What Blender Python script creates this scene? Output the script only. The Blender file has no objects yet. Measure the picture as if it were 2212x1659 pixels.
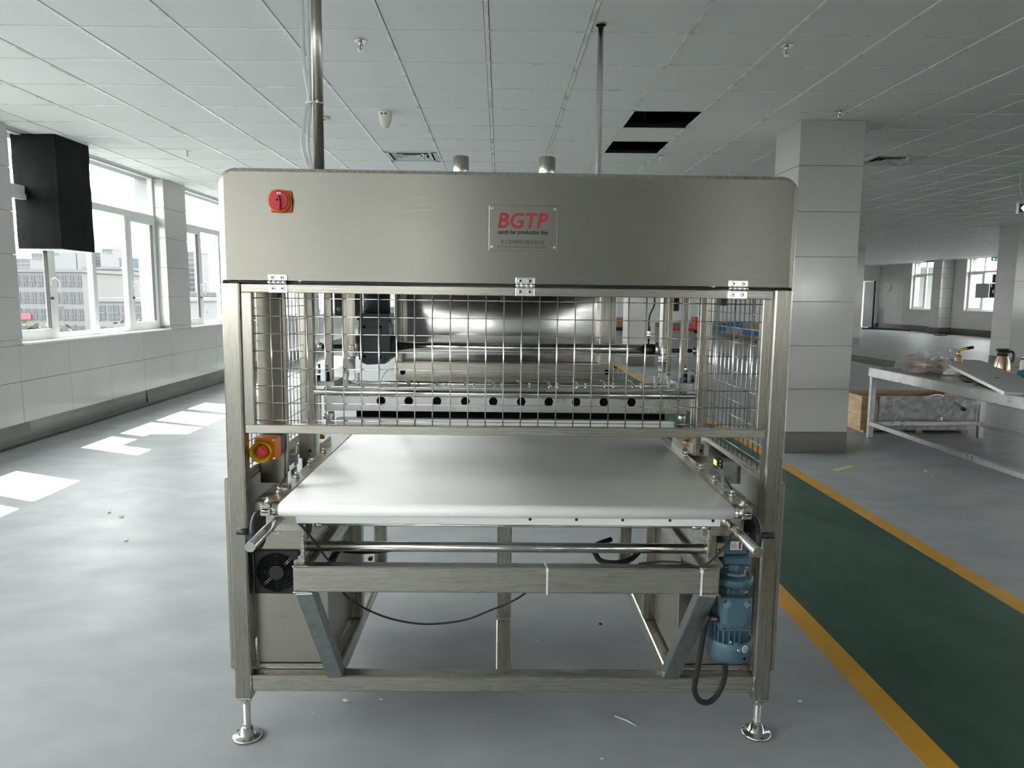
import bpy, math, random
from mathutils import Vector, Matrix
random.seed(7)
R = math.radians
# ------------------------------------------------------------------ camera
CAM_H = 1.436
FOC = 1565.87            # focal length in pixels of the 2212x1659 frame
YAW, PITCH, ROLL = R(1.00404), R(-6.91321), R(0.3108)
fw = Vector((math.sin(YAW)*math.cos(PITCH), math.cos(YAW)*math.cos(PITCH), math.sin(PITCH)))
rt0 = Vector((math.cos(YAW), -math.sin(YAW), 0)); up0 = rt0.cross(fw)
rt = rt0*math.cos(ROLL) + up0*math.sin(ROLL); up = up0*math.cos(ROLL) - rt0*math.sin(ROLL)
scene = bpy.context.scene
COL = scene.collection
cam = bpy.data.cameras.new('camera'); cam.sensor_width = 36.0; cam.lens = 36.0*FOC/2212.0
cam.clip_start = 0.05; cam.clip_end = 4000
camo = bpy.data.objects.new('camera', cam); COL.objects.link(camo)
m = Matrix.Identity(4)
for i in range(3):
    m[i][0], m[i][1], m[i][2] = rt[i], up[i], -fw[i]
m[2][3] = CAM_H
camo.matrix_world = m
scene.camera = camo
# ------------------------------------------------------------------ light
SKY_STRENGTH, SUN_STRENGTH, EXPOSURE = 3.0, 4.6, 2.28
world = bpy.data.worlds.new('sky'); scene.world = world; world.use_nodes = True
bg = world.node_tree.nodes['Background']
bg.inputs[0].default_value = (1.0, 0.982, 0.962, 1); bg.inputs[1].default_value = SKY_STRENGTH
sun = bpy.data.lights.new('sun', 'SUN'); sun.energy = SUN_STRENGTH; sun.angle = R(0.6); sun.color = (1, 0.97, 0.92)
suno = bpy.data.objects.new('sun', sun); COL.objects.link(suno)
SUN_DIR = Vector((1, -0.468, -1.58)).normalized()
suno.rotation_euler = SUN_DIR.to_track_quat('-Z', 'Y').to_euler(); suno.location = (-12, 12, 20)
vs = scene.view_settings
vs.view_transform = 'Standard'; vs.look = 'None'; vs.gamma = 1.0; vs.use_curve_mapping = False; vs.exposure = EXPOSURE
scene.cycles.max_bounces = 10; scene.cycles.diffuse_bounces = 6; scene.cycles.glossy_bounces = 5
scene.cycles.transparent_max_bounces = 24; scene.cycles.use_denoising = True
scene.cycles.sample_clamp_indirect = 8; scene.cycles.caustics_reflective = False; scene.cycles.caustics_refractive = False

# ------------------------------------------------------------------ pixel -> place (directions only; distance always from what a thing touches)
def ray(x, y): return rt*((x-1106.0)/FOC) + up*((829.5-y)/FOC) + fw
CW = Vector((0, 0, CAM_H))
def WY(x, y, Y): d = ray(x, y); return CW + d*(Y/d.y)
def WX(x, y, X): d = ray(x, y); return CW + d*(X/d.x)
def WZ(x, y, Z): d = ray(x, y); return CW + d*((Z-CAM_H)/d.z)
def pix(v): v = Vector(v)-CW; return (1106+FOC*v.dot(rt)/v.dot(fw), 829.5-FOC*v.dot(up)/v.dot(fw))
TH = 0.0079              # the machine leans this much: its right feet are wound further in
RM = Matrix.Rotation(TH, 3, 'Y'); RI = RM.transposed()
CL = RI @ CW
def LY(x, y, Y): d = RI @ ray(x, y); return CL + d*((Y-CL.y)/d.y)
def LZ(x, y, Z): d = RI @ ray(x, y); return CL + d*((Z-CL.z)/d.z)
def LX(x, y, X): d = RI @ ray(x, y); return CL + d*((X-CL.x)/d.x)

# ------------------------------------------------------------------ mesh helper
class MB:
    def __init__(s): s.v = []; s.f = []; s.sm = []
    def add(s, vs, fs, smooth=False):
        n = len(s.v); s.v += [tuple(v) for v in vs]
        s.f += [tuple(i+n for i in f) for f in fs]; s.sm += [smooth]*len(fs); return s
    def box(s, a, b, c=0.0):
        x0, x1 = sorted((a[0], b[0])); y0, y1 = sorted((a[1], b[1])); z0, z1 = sorted((a[2], b[2]))
        return s.obox(Matrix.Translation(((x0+x1)/2, (y0+y1)/2, (z0+z1)/2)), (x1-x0, y1-y0, z1-z0), c)
    def obox(s, M, size, c=0.0):
        hx, hy, hz = size[0]/2, size[1]/2, size[2]/2
        if c <= 0:
            vs = [M @ Vector((x, y, z)) for x in (-hx, hx) for y in (-hy, hy) for z in (-hz, hz)]
            return s.add(vs, [(0,1,3,2),(4,6,7,5),(0,4,5,1),(2,3,7,6),(0,2,6,4),(1,5,7,3)])
        c = min(c, hx*.9, hy*.9, hz*.9)
        vs = []; ix = {}
        for sx in (-1, 1):
            for sy in (-1, 1):
                for sz in (-1, 1):
                    for ax in range(3):
                        p = [sx*(hx-c), sy*(hy-c), sz*(hz-c)]
                        p[ax] = (sx*hx, sy*hy, sz*hz)[ax]
                        ix[(sx, sy, sz, ax)] = len(vs); vs.append(M @ Vector(p))
        fs = []
        for ax in range(3):
            o = [a for a in range(3) if a != ax]
            for sg in (-1, 1):
                q = []
                for u, w in ((-1,-1),(1,-1),(1,1),(-1,1)):
                    k = [0,0,0]; k[ax] = sg; k[o[0]] = u; k[o[1]] = w; q.append(ix[(*k, ax)])
                flip = (sg > 0) == (ax == 1)
                fs.append(tuple(q[::-1] if flip else q))
            for u in (-1, 1):
                for w in (-1, 1):
                    k0 = [0,0,0]; k1 = [0,0,0]; k0[ax] = -1; k1[ax] = 1
                    for k in (k0, k1): k[o[0]] = u; k[o[1]] = w
                    fs.append((ix[(*k0, o[0])], ix[(*k1, o[0])], ix[(*k1, o[1])], ix[(*k0, o[1])]))
        for sx in (-1, 1):
            for sy in (-1, 1):
                for sz in (-1, 1): fs.append((ix[(sx,sy,sz,0)], ix[(sx,sy,sz,1)], ix[(sx,sy,sz,2)]))
        return s.add(vs, fs)
    def bar(s, p0, p1, w, h, c=0.0, up_=(0,0,1)):          # box-section bar from p0 to p1
        p0, p1 = Vector(p0), Vector(p1); d = p1-p0; L = d.length; d.normalize()
        u = Vector(up_); x = d.cross(u)
        if x.length < 1e-4: x = d.cross(Vector((0,1,0)))
        x.normalize(); z = x.cross(d)
        M = Matrix(((x.x,d.x,z.x,0),(x.y,d.y,z.y,0),(x.z,d.z,z.z,0),(0,0,0,1))); M.translation = (p0+p1)/2
        return s.obox(M, (w, L, h), c)
    def tube(s, pts, r, n=8, cap=True, smooth=True):       # r: number or list
        pts = [Vector(p) for p in pts]; rs = r if isinstance(r, (list, tuple)) else [r]*len(pts)
        vs = []; prev = None
        for i, p in enumerate(pts):
            a = pts[max(i-1, 0)]; b = pts[min(i+1, len(pts)-1)]; d = (b-a)
            if d.length < 1e-9: d = Vector((0,0,1))
            d.normalize()
            if prev is None:
                u = Vector((0,0,1)) if abs(d.z) < .9 else Vector((0,1,0))
                x = d.cross(u).normalized()
            else:
                x = (prev - d*prev.dot(d)).normalized()
            prev = x; y = d.cross(x)
            for k in range(n):
                t = 2*math.pi*(k+.5)/n
                vs.append(p + (x*math.cos(t) + y*math.sin(t))*rs[i])
        fs = []
        for i in range(len(pts)-1):
            for k in range(n):
                k2 = (k+1) % n
                fs.append((i*n+k, i*n+k2, (i+1)*n+k2, (i+1)*n+k))
        n0 = len(s.v); s.add(vs, fs, smooth)
        if cap:
            s.f += [tuple(n0+k for k in range(n))[::-1], tuple(n0+(len(pts)-1)*n+k for k in range(n))]; s.sm += [False, False]
        return s
    def cyl(s, p0, p1, r, n=16, r1=None, smooth=True): return s.tube([p0, p1], [r, r if r1 is None else r1], n, True, smooth)
    def lathe(s, o, prof, n=20, axis='Z', smooth=True):    # prof: (r, h) from bottom to top
        o = Vector(o); vs = []
        for r, h in prof:
            for k in range(n):
                t = 2*math.pi*k/n; a, b = r*math.cos(t), r*math.sin(t)
                vs.append(o + Vector({'Z': (a, b, h), 'Y': (b, h, a), 'X': (h, a, b)}[axis]))
        fs = []
        for i in range(len(prof)-1):
            for k in range(n):
                k2 = (k+1) % n; fs.append((i*n+k, i*n+k2, (i+1)*n+k2, (i+1)*n+k))
        n0 = len(s.v); s.add(vs, fs, smooth)
        s.f += [tuple(n0+k for k in range(n))[::-1], tuple(n0+(len(prof)-1)*n+k for k in range(n))]; s.sm += [False, False]
        return s
    def prism(s, poly, d0, d1, axis='Y', smooth=False):    # 2D outline extruded along an axis
        mp = {'Y': lambda p, d: (p[0], d, p[1]), 'X': lambda p, d: (d, p[0], p[1]), 'Z': lambda p, d: (p[0], p[1], d)}[axis]
        n = len(poly); vs = [mp(p, d0) for p in poly] + [mp(p, d1) for p in poly]
        n0 = len(s.v); s.add(vs, [(i, (i+1) % n, n+(i+1) % n, n+i) for i in range(n)], smooth)
        s.f += [tuple(n0+i for i in range(n))[::-1], tuple(n0+n+i for i in range(n))]; s.sm += [False, False]
        return s
    def quad(s, a, b, c, d): return s.add([a, b, c, d], [(0, 1, 2, 3)])
    def mesh(s, name, mat, org=(0,0,0)):
        me = bpy.data.meshes.new(name); o = Vector(org)
        me.from_pydata([tuple(Vector(v)-o) for v in s.v], [], s.f)
        me.polygons.foreach_set('use_smooth', s.sm); me.validate(); me.update()
        bm_fix(me)
        if mat: me.materials.append(mat)
        return me
    def build(s, name, mat, parent=None, org=(0,0,0), loc=None):
        return link(name, s.mesh(name, mat, org), parent, loc)
import bmesh
def bm_fix(me):
    b = bmesh.new(); b.from_mesh(me); bmesh.ops.recalc_face_normals(b, faces=b.faces[:]); b.to_mesh(me); b.free()
def link(name, data, parent=None, loc=None):
    o = bpy.data.objects.new(name, data); COL.objects.link(o)
    if parent is not None: o.parent = parent
    if loc is not None: o.location = loc
    return o
def tag(o, label=None, cat=None, group=None, kind=None):
    if label: o['label'] = label
    if cat: o['category'] = cat
    if group: o['group'] = group
    if kind: o['kind'] = kind
    return o
def thing(name, loc, label, cat, group=None, rot=(0,0,0)):
    o = bpy.data.objects.new(name, None); COL.objects.link(o); o.location = loc; o.rotation_euler = rot
    o.empty_display_size = .1
    return tag(o, label, cat, group)
def copy_tree(o, parent=None):
    c = o.copy(); COL.objects.link(c); c.parent = parent
    for ch in list(o.children): copy_tree(ch, c)
    return c
def curve_pts(pts, n=6):                                   # smooth path through points
    pts = [Vector(p) for p in pts]; out = []
    for i in range(len(pts)-1):
        p0 = pts[max(i-1,0)]; p1 = pts[i]; p2 = pts[i+1]; p3 = pts[min(i+2,len(pts)-1)]
        for k in range(n):
            t = k/n
            out.append(.5*((2*p1)+(p2-p0)*t+(2*p0-5*p1+4*p2-p3)*t*t+(3*p1-p0-3*p2+p3)*t**3))
    return out+[pts[-1]]
def text_mesh(name, s, size, mat, parent, M, shear=0.0, bold=0.0, width=None, depth=0.0006, org=(0,0,0), align='LEFT'):
    cu = bpy.data.curves.new(name, 'FONT'); cu.body = s; cu.size = size; cu.shear = shear; cu.offset = bold
    cu.extrude = depth; cu.align_x = align; cu.resolution_u = 3
    t = bpy.data.objects.new(name, cu); COL.objects.link(t)
    dg = bpy.context.evaluated_depsgraph_get(); dg.update()
    me = bpy.data.meshes.new_from_object(t.evaluated_get(dg)); bpy.data.objects.remove(t); bpy.data.curves.remove(cu)
    if width and len(me.vertices):
        xs = [v.co.x for v in me.vertices]; k = width/(max(xs)-min(xs)); x0 = min(xs)
        for v in me.vertices: v.co.x = (v.co.x-x0)*k
    me.transform(Matrix.Translation(-Vector(org)) @ M)
    me.materials.clear(); me.materials.append(mat)
    return link(name, me, parent)
FRONT = Matrix(((1,0,0,0),(0,0,-1,0),(0,1,0,0),(0,0,0,1)))   # text plane facing -Y
# ------------------------------------------------------------------ materials
def mat(name, color, rough=.5, metal=0.0, spec=.5, noise=0.0, nscale=(4,4,4), ndetail=4, bump=0.0, bscale=None, coat=0.0, rvar=0.0, col2=None, emit=None, trans=0.0, sheen=0.0, big=0.0, aniso=0.0, tangent=None, wave=0.0):
    m_ = bpy.data.materials.new(name); m_.use_nodes = True; nt = m_.node_tree; b = nt.nodes['Principled BSDF']
    b.inputs['Base Color'].default_value = (*color, 1); b.inputs['Roughness'].default_value = rough
    b.inputs['Metallic'].default_value = metal; b.inputs['Specular IOR Level'].default_value = spec
    b.inputs['Coat Weight'].default_value = coat; b.inputs['Coat Roughness'].default_value = .1
    if emit: b.inputs['Emission Color'].default_value = (*emit[0], 1); b.inputs['Emission Strength'].default_value = emit[1]
    if aniso:
        b.inputs['Anisotropic'].default_value = aniso
        cv = nt.nodes.new('ShaderNodeCombineXYZ')
        for k in range(3): cv.inputs[k].default_value = tangent[k]
        nt.links.new(cv.outputs[0], b.inputs['Tangent'])
    if noise or rvar or bump or big:
        tc = nt.nodes.new('ShaderNodeTexCoord'); mp = nt.nodes.new('ShaderNodeMapping'); mp.inputs['Scale'].default_value = nscale
        nz = nt.nodes.new('ShaderNodeTexNoise'); nz.inputs['Scale'].default_value = 1.0; nz.inputs['Detail'].default_value = ndetail
        nz.inputs['Roughness'].default_value = .6
        nt.links.new(tc.outputs['Object'], mp.inputs['Vector']); nt.links.new(mp.outputs[0], nz.inputs['Vector'])
        if noise:
            cr = nt.nodes.new('ShaderNodeMix'); cr.data_type = 'RGBA'
            c2 = col2 if col2 else tuple(max(0, c*(1-noise)) for c in color)
            cr.inputs['A'].default_value = (*color, 1); cr.inputs['B'].default_value = (*c2, 1)
            mr = nt.nodes.new('ShaderNodeMapRange'); mr.inputs['From Min'].default_value = .35; mr.inputs['From Max'].default_value = .68
            nt.links.new(nz.outputs['Fac'], mr.inputs['Value']); nt.links.new(mr.outputs[0], cr.inputs['Factor'])
            src = cr.outputs['Result']
            if big:
                n2 = nt.nodes.new('ShaderNodeTexNoise'); n2.inputs['Scale'].default_value = 2.2; n2.inputs['Detail'].default_value = 3
                nt.links.new(tc.outputs['Object'], n2.inputs['Vector'])
                m2 = nt.nodes.new('ShaderNodeMapRange'); m2.inputs['From Min'].default_value = .3; m2.inputs['From Max'].default_value = .7
                m2.inputs['To Min'].default_value = 1-big; m2.inputs['To Max'].default_value = 1.0
                nt.links.new(n2.outputs['Fac'], m2.inputs['Value'])
                mm = nt.nodes.new('ShaderNodeMix'); mm.data_type = 'RGBA'; mm.blend_type = 'MULTIPLY'; mm.inputs['Factor'].default_value = 1
                nt.links.new(src, mm.inputs['A']); nt.links.new(m2.outputs[0], mm.inputs['B']); src = mm.outputs['Result']
            nt.links.new(src, b.inputs['Base Color'])
        if rvar:
            mr = nt.nodes.new('ShaderNodeMapRange'); mr.inputs['From Min'].default_value = .3; mr.inputs['From Max'].default_value = .7
            mr.inputs['To Min'].default_value = max(.03, rough-rvar); mr.inputs['To Max'].default_value = min(1, rough+rvar)
            nt.links.new(nz.outputs['Fac'], mr.inputs['Value']); nt.links.new(mr.outputs[0], b.inputs['Roughness'])
        if bump:
            bp = nt.nodes.new('ShaderNodeBump'); bp.inputs['Strength'].default_value = bump; bp.inputs['Distance'].default_value = .01
            if bscale:
                n3 = nt.nodes.new('ShaderNodeTexNoise'); n3.inputs['Scale'].default_value = bscale; n3.inputs['Detail'].default_value = 3
                nt.links.new(tc.outputs['Object'], n3.inputs['Vector']); nt.links.new(n3.outputs['Fac'], bp.inputs['Height'])
            else: nt.links.new(nz.outputs['Fac'], bp.inputs['Height'])
            nt.links.new(bp.outputs[0], b.inputs['Normal'])
    return m_
def glassmat(name, tint, gloss=.03, rough=.02, alpha=1.0):
    m_ = bpy.data.materials.new(name); m_.use_nodes = True; nt = m_.node_tree; nt.nodes.clear()
    out = nt.nodes.new('ShaderNodeOutputMaterial'); tr = nt.nodes.new('ShaderNodeBsdfTransparent'); tr.inputs[0].default_value = (*tint, 1)
    gl = nt.nodes.new('ShaderNodeBsdfGlossy'); gl.inputs['Roughness'].default_value = rough
    mx = nt.nodes.new('ShaderNodeMixShader'); mx.inputs[0].default_value = gloss
    nt.links.new(tr.outputs[0], mx.inputs[1]); nt.links.new(gl.outputs[0], mx.inputs[2])
    nt.links.new(mx.outputs[0], out.inputs[0]); return m_
def filmmat(name, tint, white=.25):
    m_ = bpy.data.materials.new(name); m_.use_nodes = True; nt = m_.node_tree; nt.nodes.clear()
    out = nt.nodes.new('ShaderNodeOutputMaterial'); tr = nt.nodes.new('ShaderNodeBsdfTransparent'); tr.inputs[0].default_value = (*tint, 1)
    pb = nt.nodes.new('ShaderNodeBsdfPrincipled'); pb.inputs['Base Color'].default_value = (.7, .7, .7, 1); pb.inputs['Roughness'].default_value = .15
    mx = nt.nodes.new('ShaderNodeMixShader'); mx.inputs[0].default_value = white
    nt.links.new(tr.outputs[0], mx.inputs[1]); nt.links.new(pb.outputs[0], mx.inputs[2]); nt.links.new(mx.outputs[0], out.inputs[0]); return m_
M = {}
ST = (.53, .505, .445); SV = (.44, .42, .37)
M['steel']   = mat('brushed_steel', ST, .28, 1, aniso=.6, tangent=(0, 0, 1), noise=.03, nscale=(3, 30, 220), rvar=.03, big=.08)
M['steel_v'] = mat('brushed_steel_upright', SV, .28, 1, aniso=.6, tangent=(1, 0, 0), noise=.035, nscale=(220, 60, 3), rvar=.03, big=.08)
M['steel_y'] = mat('brushed_steel_lengthwise', ST, .28, 1, aniso=.6, tangent=(0, 0, 1), noise=.05, nscale=(180, 3, 180), rvar=.03, big=.08)
M['sheet']   = mat('satin_steel_sheet', (.375, .36, .318), .30, 1, noise=.03, nscale=(6, 40, 700), rvar=.03, big=.05, aniso=.75, tangent=(0, 0, 1), bump=.06, bscale=2.5)
M['polish']  = mat('polished_steel', (.66, .65, .63), .16, 1, noise=.05, nscale=(3, 60, 60), rvar=.04)
M['zinc']    = mat('bright_zinc', (.80, .80, .80), .22, 1, noise=.1, nscale=(40, 40, 40))
M['grey_tube'] = mat('grey_steel_tube', (.40, .43, .43), .36, 1, noise=.2, nscale=(40, 40, 6), rvar=.08)
M['galv']    = mat('galvanised_steel', (.60, .60, .60), .34, 1, noise=.2, nscale=(9, 9, 9), rvar=.1)
M['black']   = mat('black_plastic', (.018, .019, .021), .42)
M['rubber']  = mat('black_rubber', (.014, .014, .015), .6, bump=.3, bscale=300)
M['dkmetal'] = mat('blackened_steel', (.03, .03, .03), .35, .6)
M['hole']    = mat('dark_opening', (.004, .004, .004), .9, spec=.1)
M['belt']    = mat('white_conveyor_belt', (.86, .86, .84), .42, noise=.02, nscale=(2, 22, 5), rvar=.03)
M['white_pl']= mat('white_plastic', (.74, .75, .74), .4)
M['tie']     = mat('white_nylon', (.82, .82, .80), .35)
M['orange']  = mat('orange_plastic', (.82, .22, .012), .4)
M['yellow']  = mat('yellow_plastic', (.72, .50, .01), .38)
M['red']     = mat('red_plastic', (.60, .018, .035), .35)
M['estop']   = mat('pinkish_red_plastic', (.72, .05, .075), .5)
M['blue']    = mat('blue_motor_paint', (.060, .125, .165), .36, noise=.1, nscale=(30, 30, 30), coat=.2)
M['gearbox'] = mat('slate_gearbox_paint', (.028, .038, .042), .42)
M['navy']    = mat('navy_fitting', (.012, .02, .05), .35)
M['brass']   = mat('brass', (.72, .50, .16), .25, 1)
M['clear']   = filmmat('clear_hose', (.93, .95, .95), .42)
M['textred'] = mat('nameplate_red', (.36, .015, .03), .5)
M['textblk'] = mat('nameplate_black', (.012, .012, .012), .5)
M['textgry'] = mat('nameplate_grey', (.06, .06, .055), .5)
M['plate']   = mat('nameplate_steel', (.345, .333, .295), .32, 1, aniso=.7, tangent=(0, 0, 1))
M['sticker'] = mat('white_sticker', (.82, .84, .82), .5)
M['green_ink'] = mat('green_ink', (.01, .22, .08), .5)
M['lcd']     = mat('lit_yellow_display', (.7, .7, .05), .4, emit=((.85, .95, .03), 1.2))
# the place
M['tile']    = mat('white_wall_tile', (.50, .50, .48), .14, noise=.05, nscale=(2, 2, 2), rvar=.05)
M['grout']   = mat('grey_grout', (.30, .31, .31), .8)
M['base']    = mat('steel_skirting', (.24, .23, .21), .34, 1, noise=.10, nscale=(2, 2, 60), rvar=.08, big=.12)
M['ctile']   = mat('ceiling_tile_white', (.86, .87, .87), .75, spec=.25, noise=.05, nscale=(120, 120, 120), bump=.05, bscale=900)
M['ctile2']  = mat('bright_ceiling_panel', (.80, .80, .78), .5, noise=.05, nscale=(5, 5, 5))
M['cbar']    = mat('white_ceiling_bar', (.86, .86, .84), .30, rvar=.1, nscale=(3, 3, 3))
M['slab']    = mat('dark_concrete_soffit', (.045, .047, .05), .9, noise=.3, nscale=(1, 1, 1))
M['floor']   = mat('grey_epoxy_floor', (.42, .445, .455), .40, spec=.13, noise=.15, nscale=(2.6, 4.2, 1), ndetail=10, rvar=.06, bump=.015, bscale=60, big=.08)
M['lane']    = mat('green_floor_paint', (.024, .092, .058), .42, noise=.32, nscale=(2.2, 1.2, 1), ndetail=8, rvar=.09)
M['lline']   = mat('yellow_line_paint', (.70, .36, .015), .38, noise=.15, nscale=(4, 4, 4), rvar=.06)
M['duct']    = mat('black_foam_insulation', (.005, .0052, .0055), .8, spec=.15, noise=.4, nscale=(5, 5, 3), col2=(.013, .014, .015), bump=.15, bscale=8)
M['pvc']     = mat('white_window_frame', (.74, .75, .74), .35)
M['gasket']  = mat('black_gasket', (.02, .02, .02), .6)
M['glass']   = glassmat('window_glass', (.93, .95, .95))
M['stucco']  = mat('beige_stucco', (.24, .22, .19), .9, noise=.3, nscale=(20, 20, 20))
M['paintw']  = mat('white_paint', (.66, .68, .67), .6)
M['chrome']  = mat('chrome', (.75, .75, .75), .15, 1)
M['bulb']    = mat('red_bulb', (.6, .02, .02), .2)
M['offwhite']= mat('off_white_plastic', (.72, .70, .64), .45)
M['cardboard']=mat('cardboard', (.36, .21, .11), .85, noise=.15, nscale=(20, 20, 20))
M['wood']    = mat('plywood', (.52, .37, .21), .7, noise=.4, nscale=(4, 4, 20))
M['bubble']  = mat('bubble_film', (.52, .52, .51), .12, noise=.25, nscale=(14, 14, 14), bump=1.0, bscale=22, spec=.8)
M['bag']     = filmmat('thin_plastic_bag', (.9, .9, .9), .38)
M['foam']    = mat('grey_white_foam_board', (.58, .59, .59), .6)
M['foamw']   = mat('white_foam_edge', (.82, .82, .80), .8, noise=.1, nscale=(60, 60, 60))
M['cloth']   = mat('teal_cloth', (.012, .16, .22), .9)
M['copper']  = mat('copper_steel', (.56, .40, .31), .25, 1)
M['can']     = mat('printed_gas_can', (.40, .10, .04), .4, .4, noise=.9, nscale=(40, 40, 60), col2=(.55, .50, .35))
M['boxgrey'] = mat('grey_cabinet_paint', (.30, .32, .33), .45)
M['exit']    = mat('exit_sign_green', (.01, .25, .12), .4, emit=((.15, .95, .55), 1.6))
M['signblk'] = mat('sign_dark_green', (.02, .05, .04), .4)
M['strip']   = mat('yellow_card', (.72, .62, .30), .7)
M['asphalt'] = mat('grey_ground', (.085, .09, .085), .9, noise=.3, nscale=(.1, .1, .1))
M['bldg']    = mat('darkened_facade', (.075, .077, .077), .8)  # building colours darkened below their real tone to offset the overexposed daylight
M['bldg2']   = mat('darkened_tower_facade', (.085, .088, .092), .8)
M['bldg3']   = mat('darkened_blue_facade', (.045, .070, .092), .8)
M['bglass']  = mat('darkened_building_glass', (.028, .033, .037), .5)
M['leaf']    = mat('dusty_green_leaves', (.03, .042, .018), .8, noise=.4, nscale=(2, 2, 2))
M['trunk']   = mat('tree_bark', (.18, .14, .10), .9)
M['banner']  = mat('red_banner', (.20, .03, .045), .7)
M['bluepl']  = mat('blue_plastic_crate', (.02, .13, .42), .5)
M['redpaint']= mat('red_paint', (.50, .03, .04), .4)
# ------------------------------------------------------------------ the room
CEIL = 2.99; XL, XR, YB, YF = -4.56, 18.3, -24.0, 35.0
WT = .37                                   # outer wall thickness behind the tiles
def struct(o): o['kind'] = 'structure'; return o
fl = struct(MB().box((XL-.02, YB, -.12), (XR+.02, YF+5, 0)).build('floor', M['floor']))
def lane(x0, x1, y0, y1):
    w = .1
    MB().box((x0+w, y0, 0), (x1-w, y1, .0012)).build('lane_paint', M['lane'], fl)
    for a in (x0, x1-w): MB().box((a, y0, 0), (a+w, y1, .0016)).build('lane_line', M['lline'], fl)
lane(1.32, 2.505, YB+.5, YF-.5)
lane(7.95, 9.15, 1.0, YF-3)
# window openings along the two long walls
LW = [(7.0+3.82*k, 10.15+3.82*k) for k in range(-8, 7)]
RW = [(26.7-3.8*k, 28.45-3.8*k) for k in range(-1, 13)][::-1]
SILL = .965
def long_wall(name, xf, sgn, wins, tilemat):
    xo = xf + sgn*(.02+WT); xi = xf + sgn*.02
    b = MB()
    b.box((xi, YB, -1), (xo, YF, SILL-.02)); b.box((xi, YB, CEIL), (xo, YF, 4.3))
    ys = [YB] + [v for w in wins for v in w] + [YF]
    for i in range(0, len(ys), 2): b.box((xi, ys[i], SILL-.02), (xo, ys[i+1], CEIL))
    return struct(b.build(name, tilemat))
wl = long_wall('wall_left', XL, -1, LW, M['grout'])
MB().box((-5.27, YB, 3.30), (XL-.02-WT, YF, 3.45)).build('sun_cut_ledge', M['stucco'], wl)  # unseen ledge, added to keep sun from passing the upper panes
# stucco on the outside jambs that show through the panes
for (a, b_) in LW[3:7]:
    MB().box((XL-.19, b_-.012, SILL), (XL-.02-WT-.004, b_+.3, CEIL)).build('outer_jamb', M['stucco'], wl)
ROWS = [.2, .6, 1.0, 1.4, 1.8, 2.2, 2.6, CEIL]
def tiles_x(parent, xf, th, y0, y1, z0, z1, pitch=.8, off=6.95, name='wall_tile'):
    """tiles on a wall whose face looks along x; returns a count"""
    g = .0018
    zs = [z0] + [z for z in ROWS if z0+.03 < z < z1-.03] + [z1]
    k0 = math.floor((y0-off)/pitch); ysj = [y0] + [off+pitch*k for k in range(k0, k0+60) if y0+.04 < off+pitch*k < y1-.04] + [y1]
    for i in range(len(ysj)-1):
        for j in range(len(zs)-1):
            MB().box((xf, ysj[i]+g, zs[j]+g), (xf-th, ysj[i+1]-g, zs[j+1]-g), .0015).build(name, M['tile'], parent)
VIS = (5.4, 18.4)
plain = MB()
edges = [YB] + [v for w in LW for v in w] + [YF]
for i in range(0, len(edges), 2):
    a, b_ = edges[i], edges[i+1]
    if b_ > VIS[0] and a < VIS[1]:
        tiles_x(wl, XL, .02, max(a, VIS[0]), b_, SILL-.02, CEIL, pitch=5.0, off=-100)
        for yj, s in ((a, -1), (b_, 1)):                     # tiled reveals of the pier
            for j in range(len(ROWS)-1):
                z0 = max(ROWS[j], SILL); z1 = ROWS[j+1]
                if z1-z0 > .05: MB().box((XL-.001, yj, z0+.002), (XL-.14, yj+s*.014, z1-.002), .001).build('reveal_tile', M['tile'], wl)
    else: plain.box((XL, a, SILL-.02), (XL-.02, b_, CEIL))
tiles_x(wl, XL, .02, VIS[0], VIS[1], .2, SILL-.02)
plain.box((XL, YB, .2), (XL-.02, VIS[0]-.002, SILL-.02)); plain.box((XL, VIS[1]+.002, .2), (XL-.02, YF, SILL-.02))
plain.build('tile_lining', M['tile'], wl)
# steel skirting in sections, with a small roll at its foot
bb = struct(MB().box((XL, YB, 0), (XL-.019, YF, .2)).build('baseboard_left', M['grout']))
ye = [YB] + [7.005+2.34*k for k in range(-14, 12)] + [YF]
ye = [v for v in ye if YB <= v <= YF]
for i in range(len(ye)-1):
    bulge = .012 if i % 2 else .0
    pr = [(XL, .204), (XL+.004+bulge*.3, .203), (XL+.010+bulge, .11), (XL+.012+bulge, .052), (XL+.030, .044), (XL+.036, .024), (XL+.030, .0), (XL, .0)]
    n = len(pr); a, b_ = ye[i]+.002, ye[i+1]-.002
    mb = MB(); mb.add([(p[0], a, p[1]) for p in pr]+[(p[0], b_, p[1]) for p in pr], [(k, (k+1) % n, n+(k+1) % n, n+k) for k in range(n)])
    mb.f += [tuple(range(n))[::-1], tuple(range(n, 2*n))]; mb.sm += [False, False]
    mb.build('baseboard_section', M['base'], bb)
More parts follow.
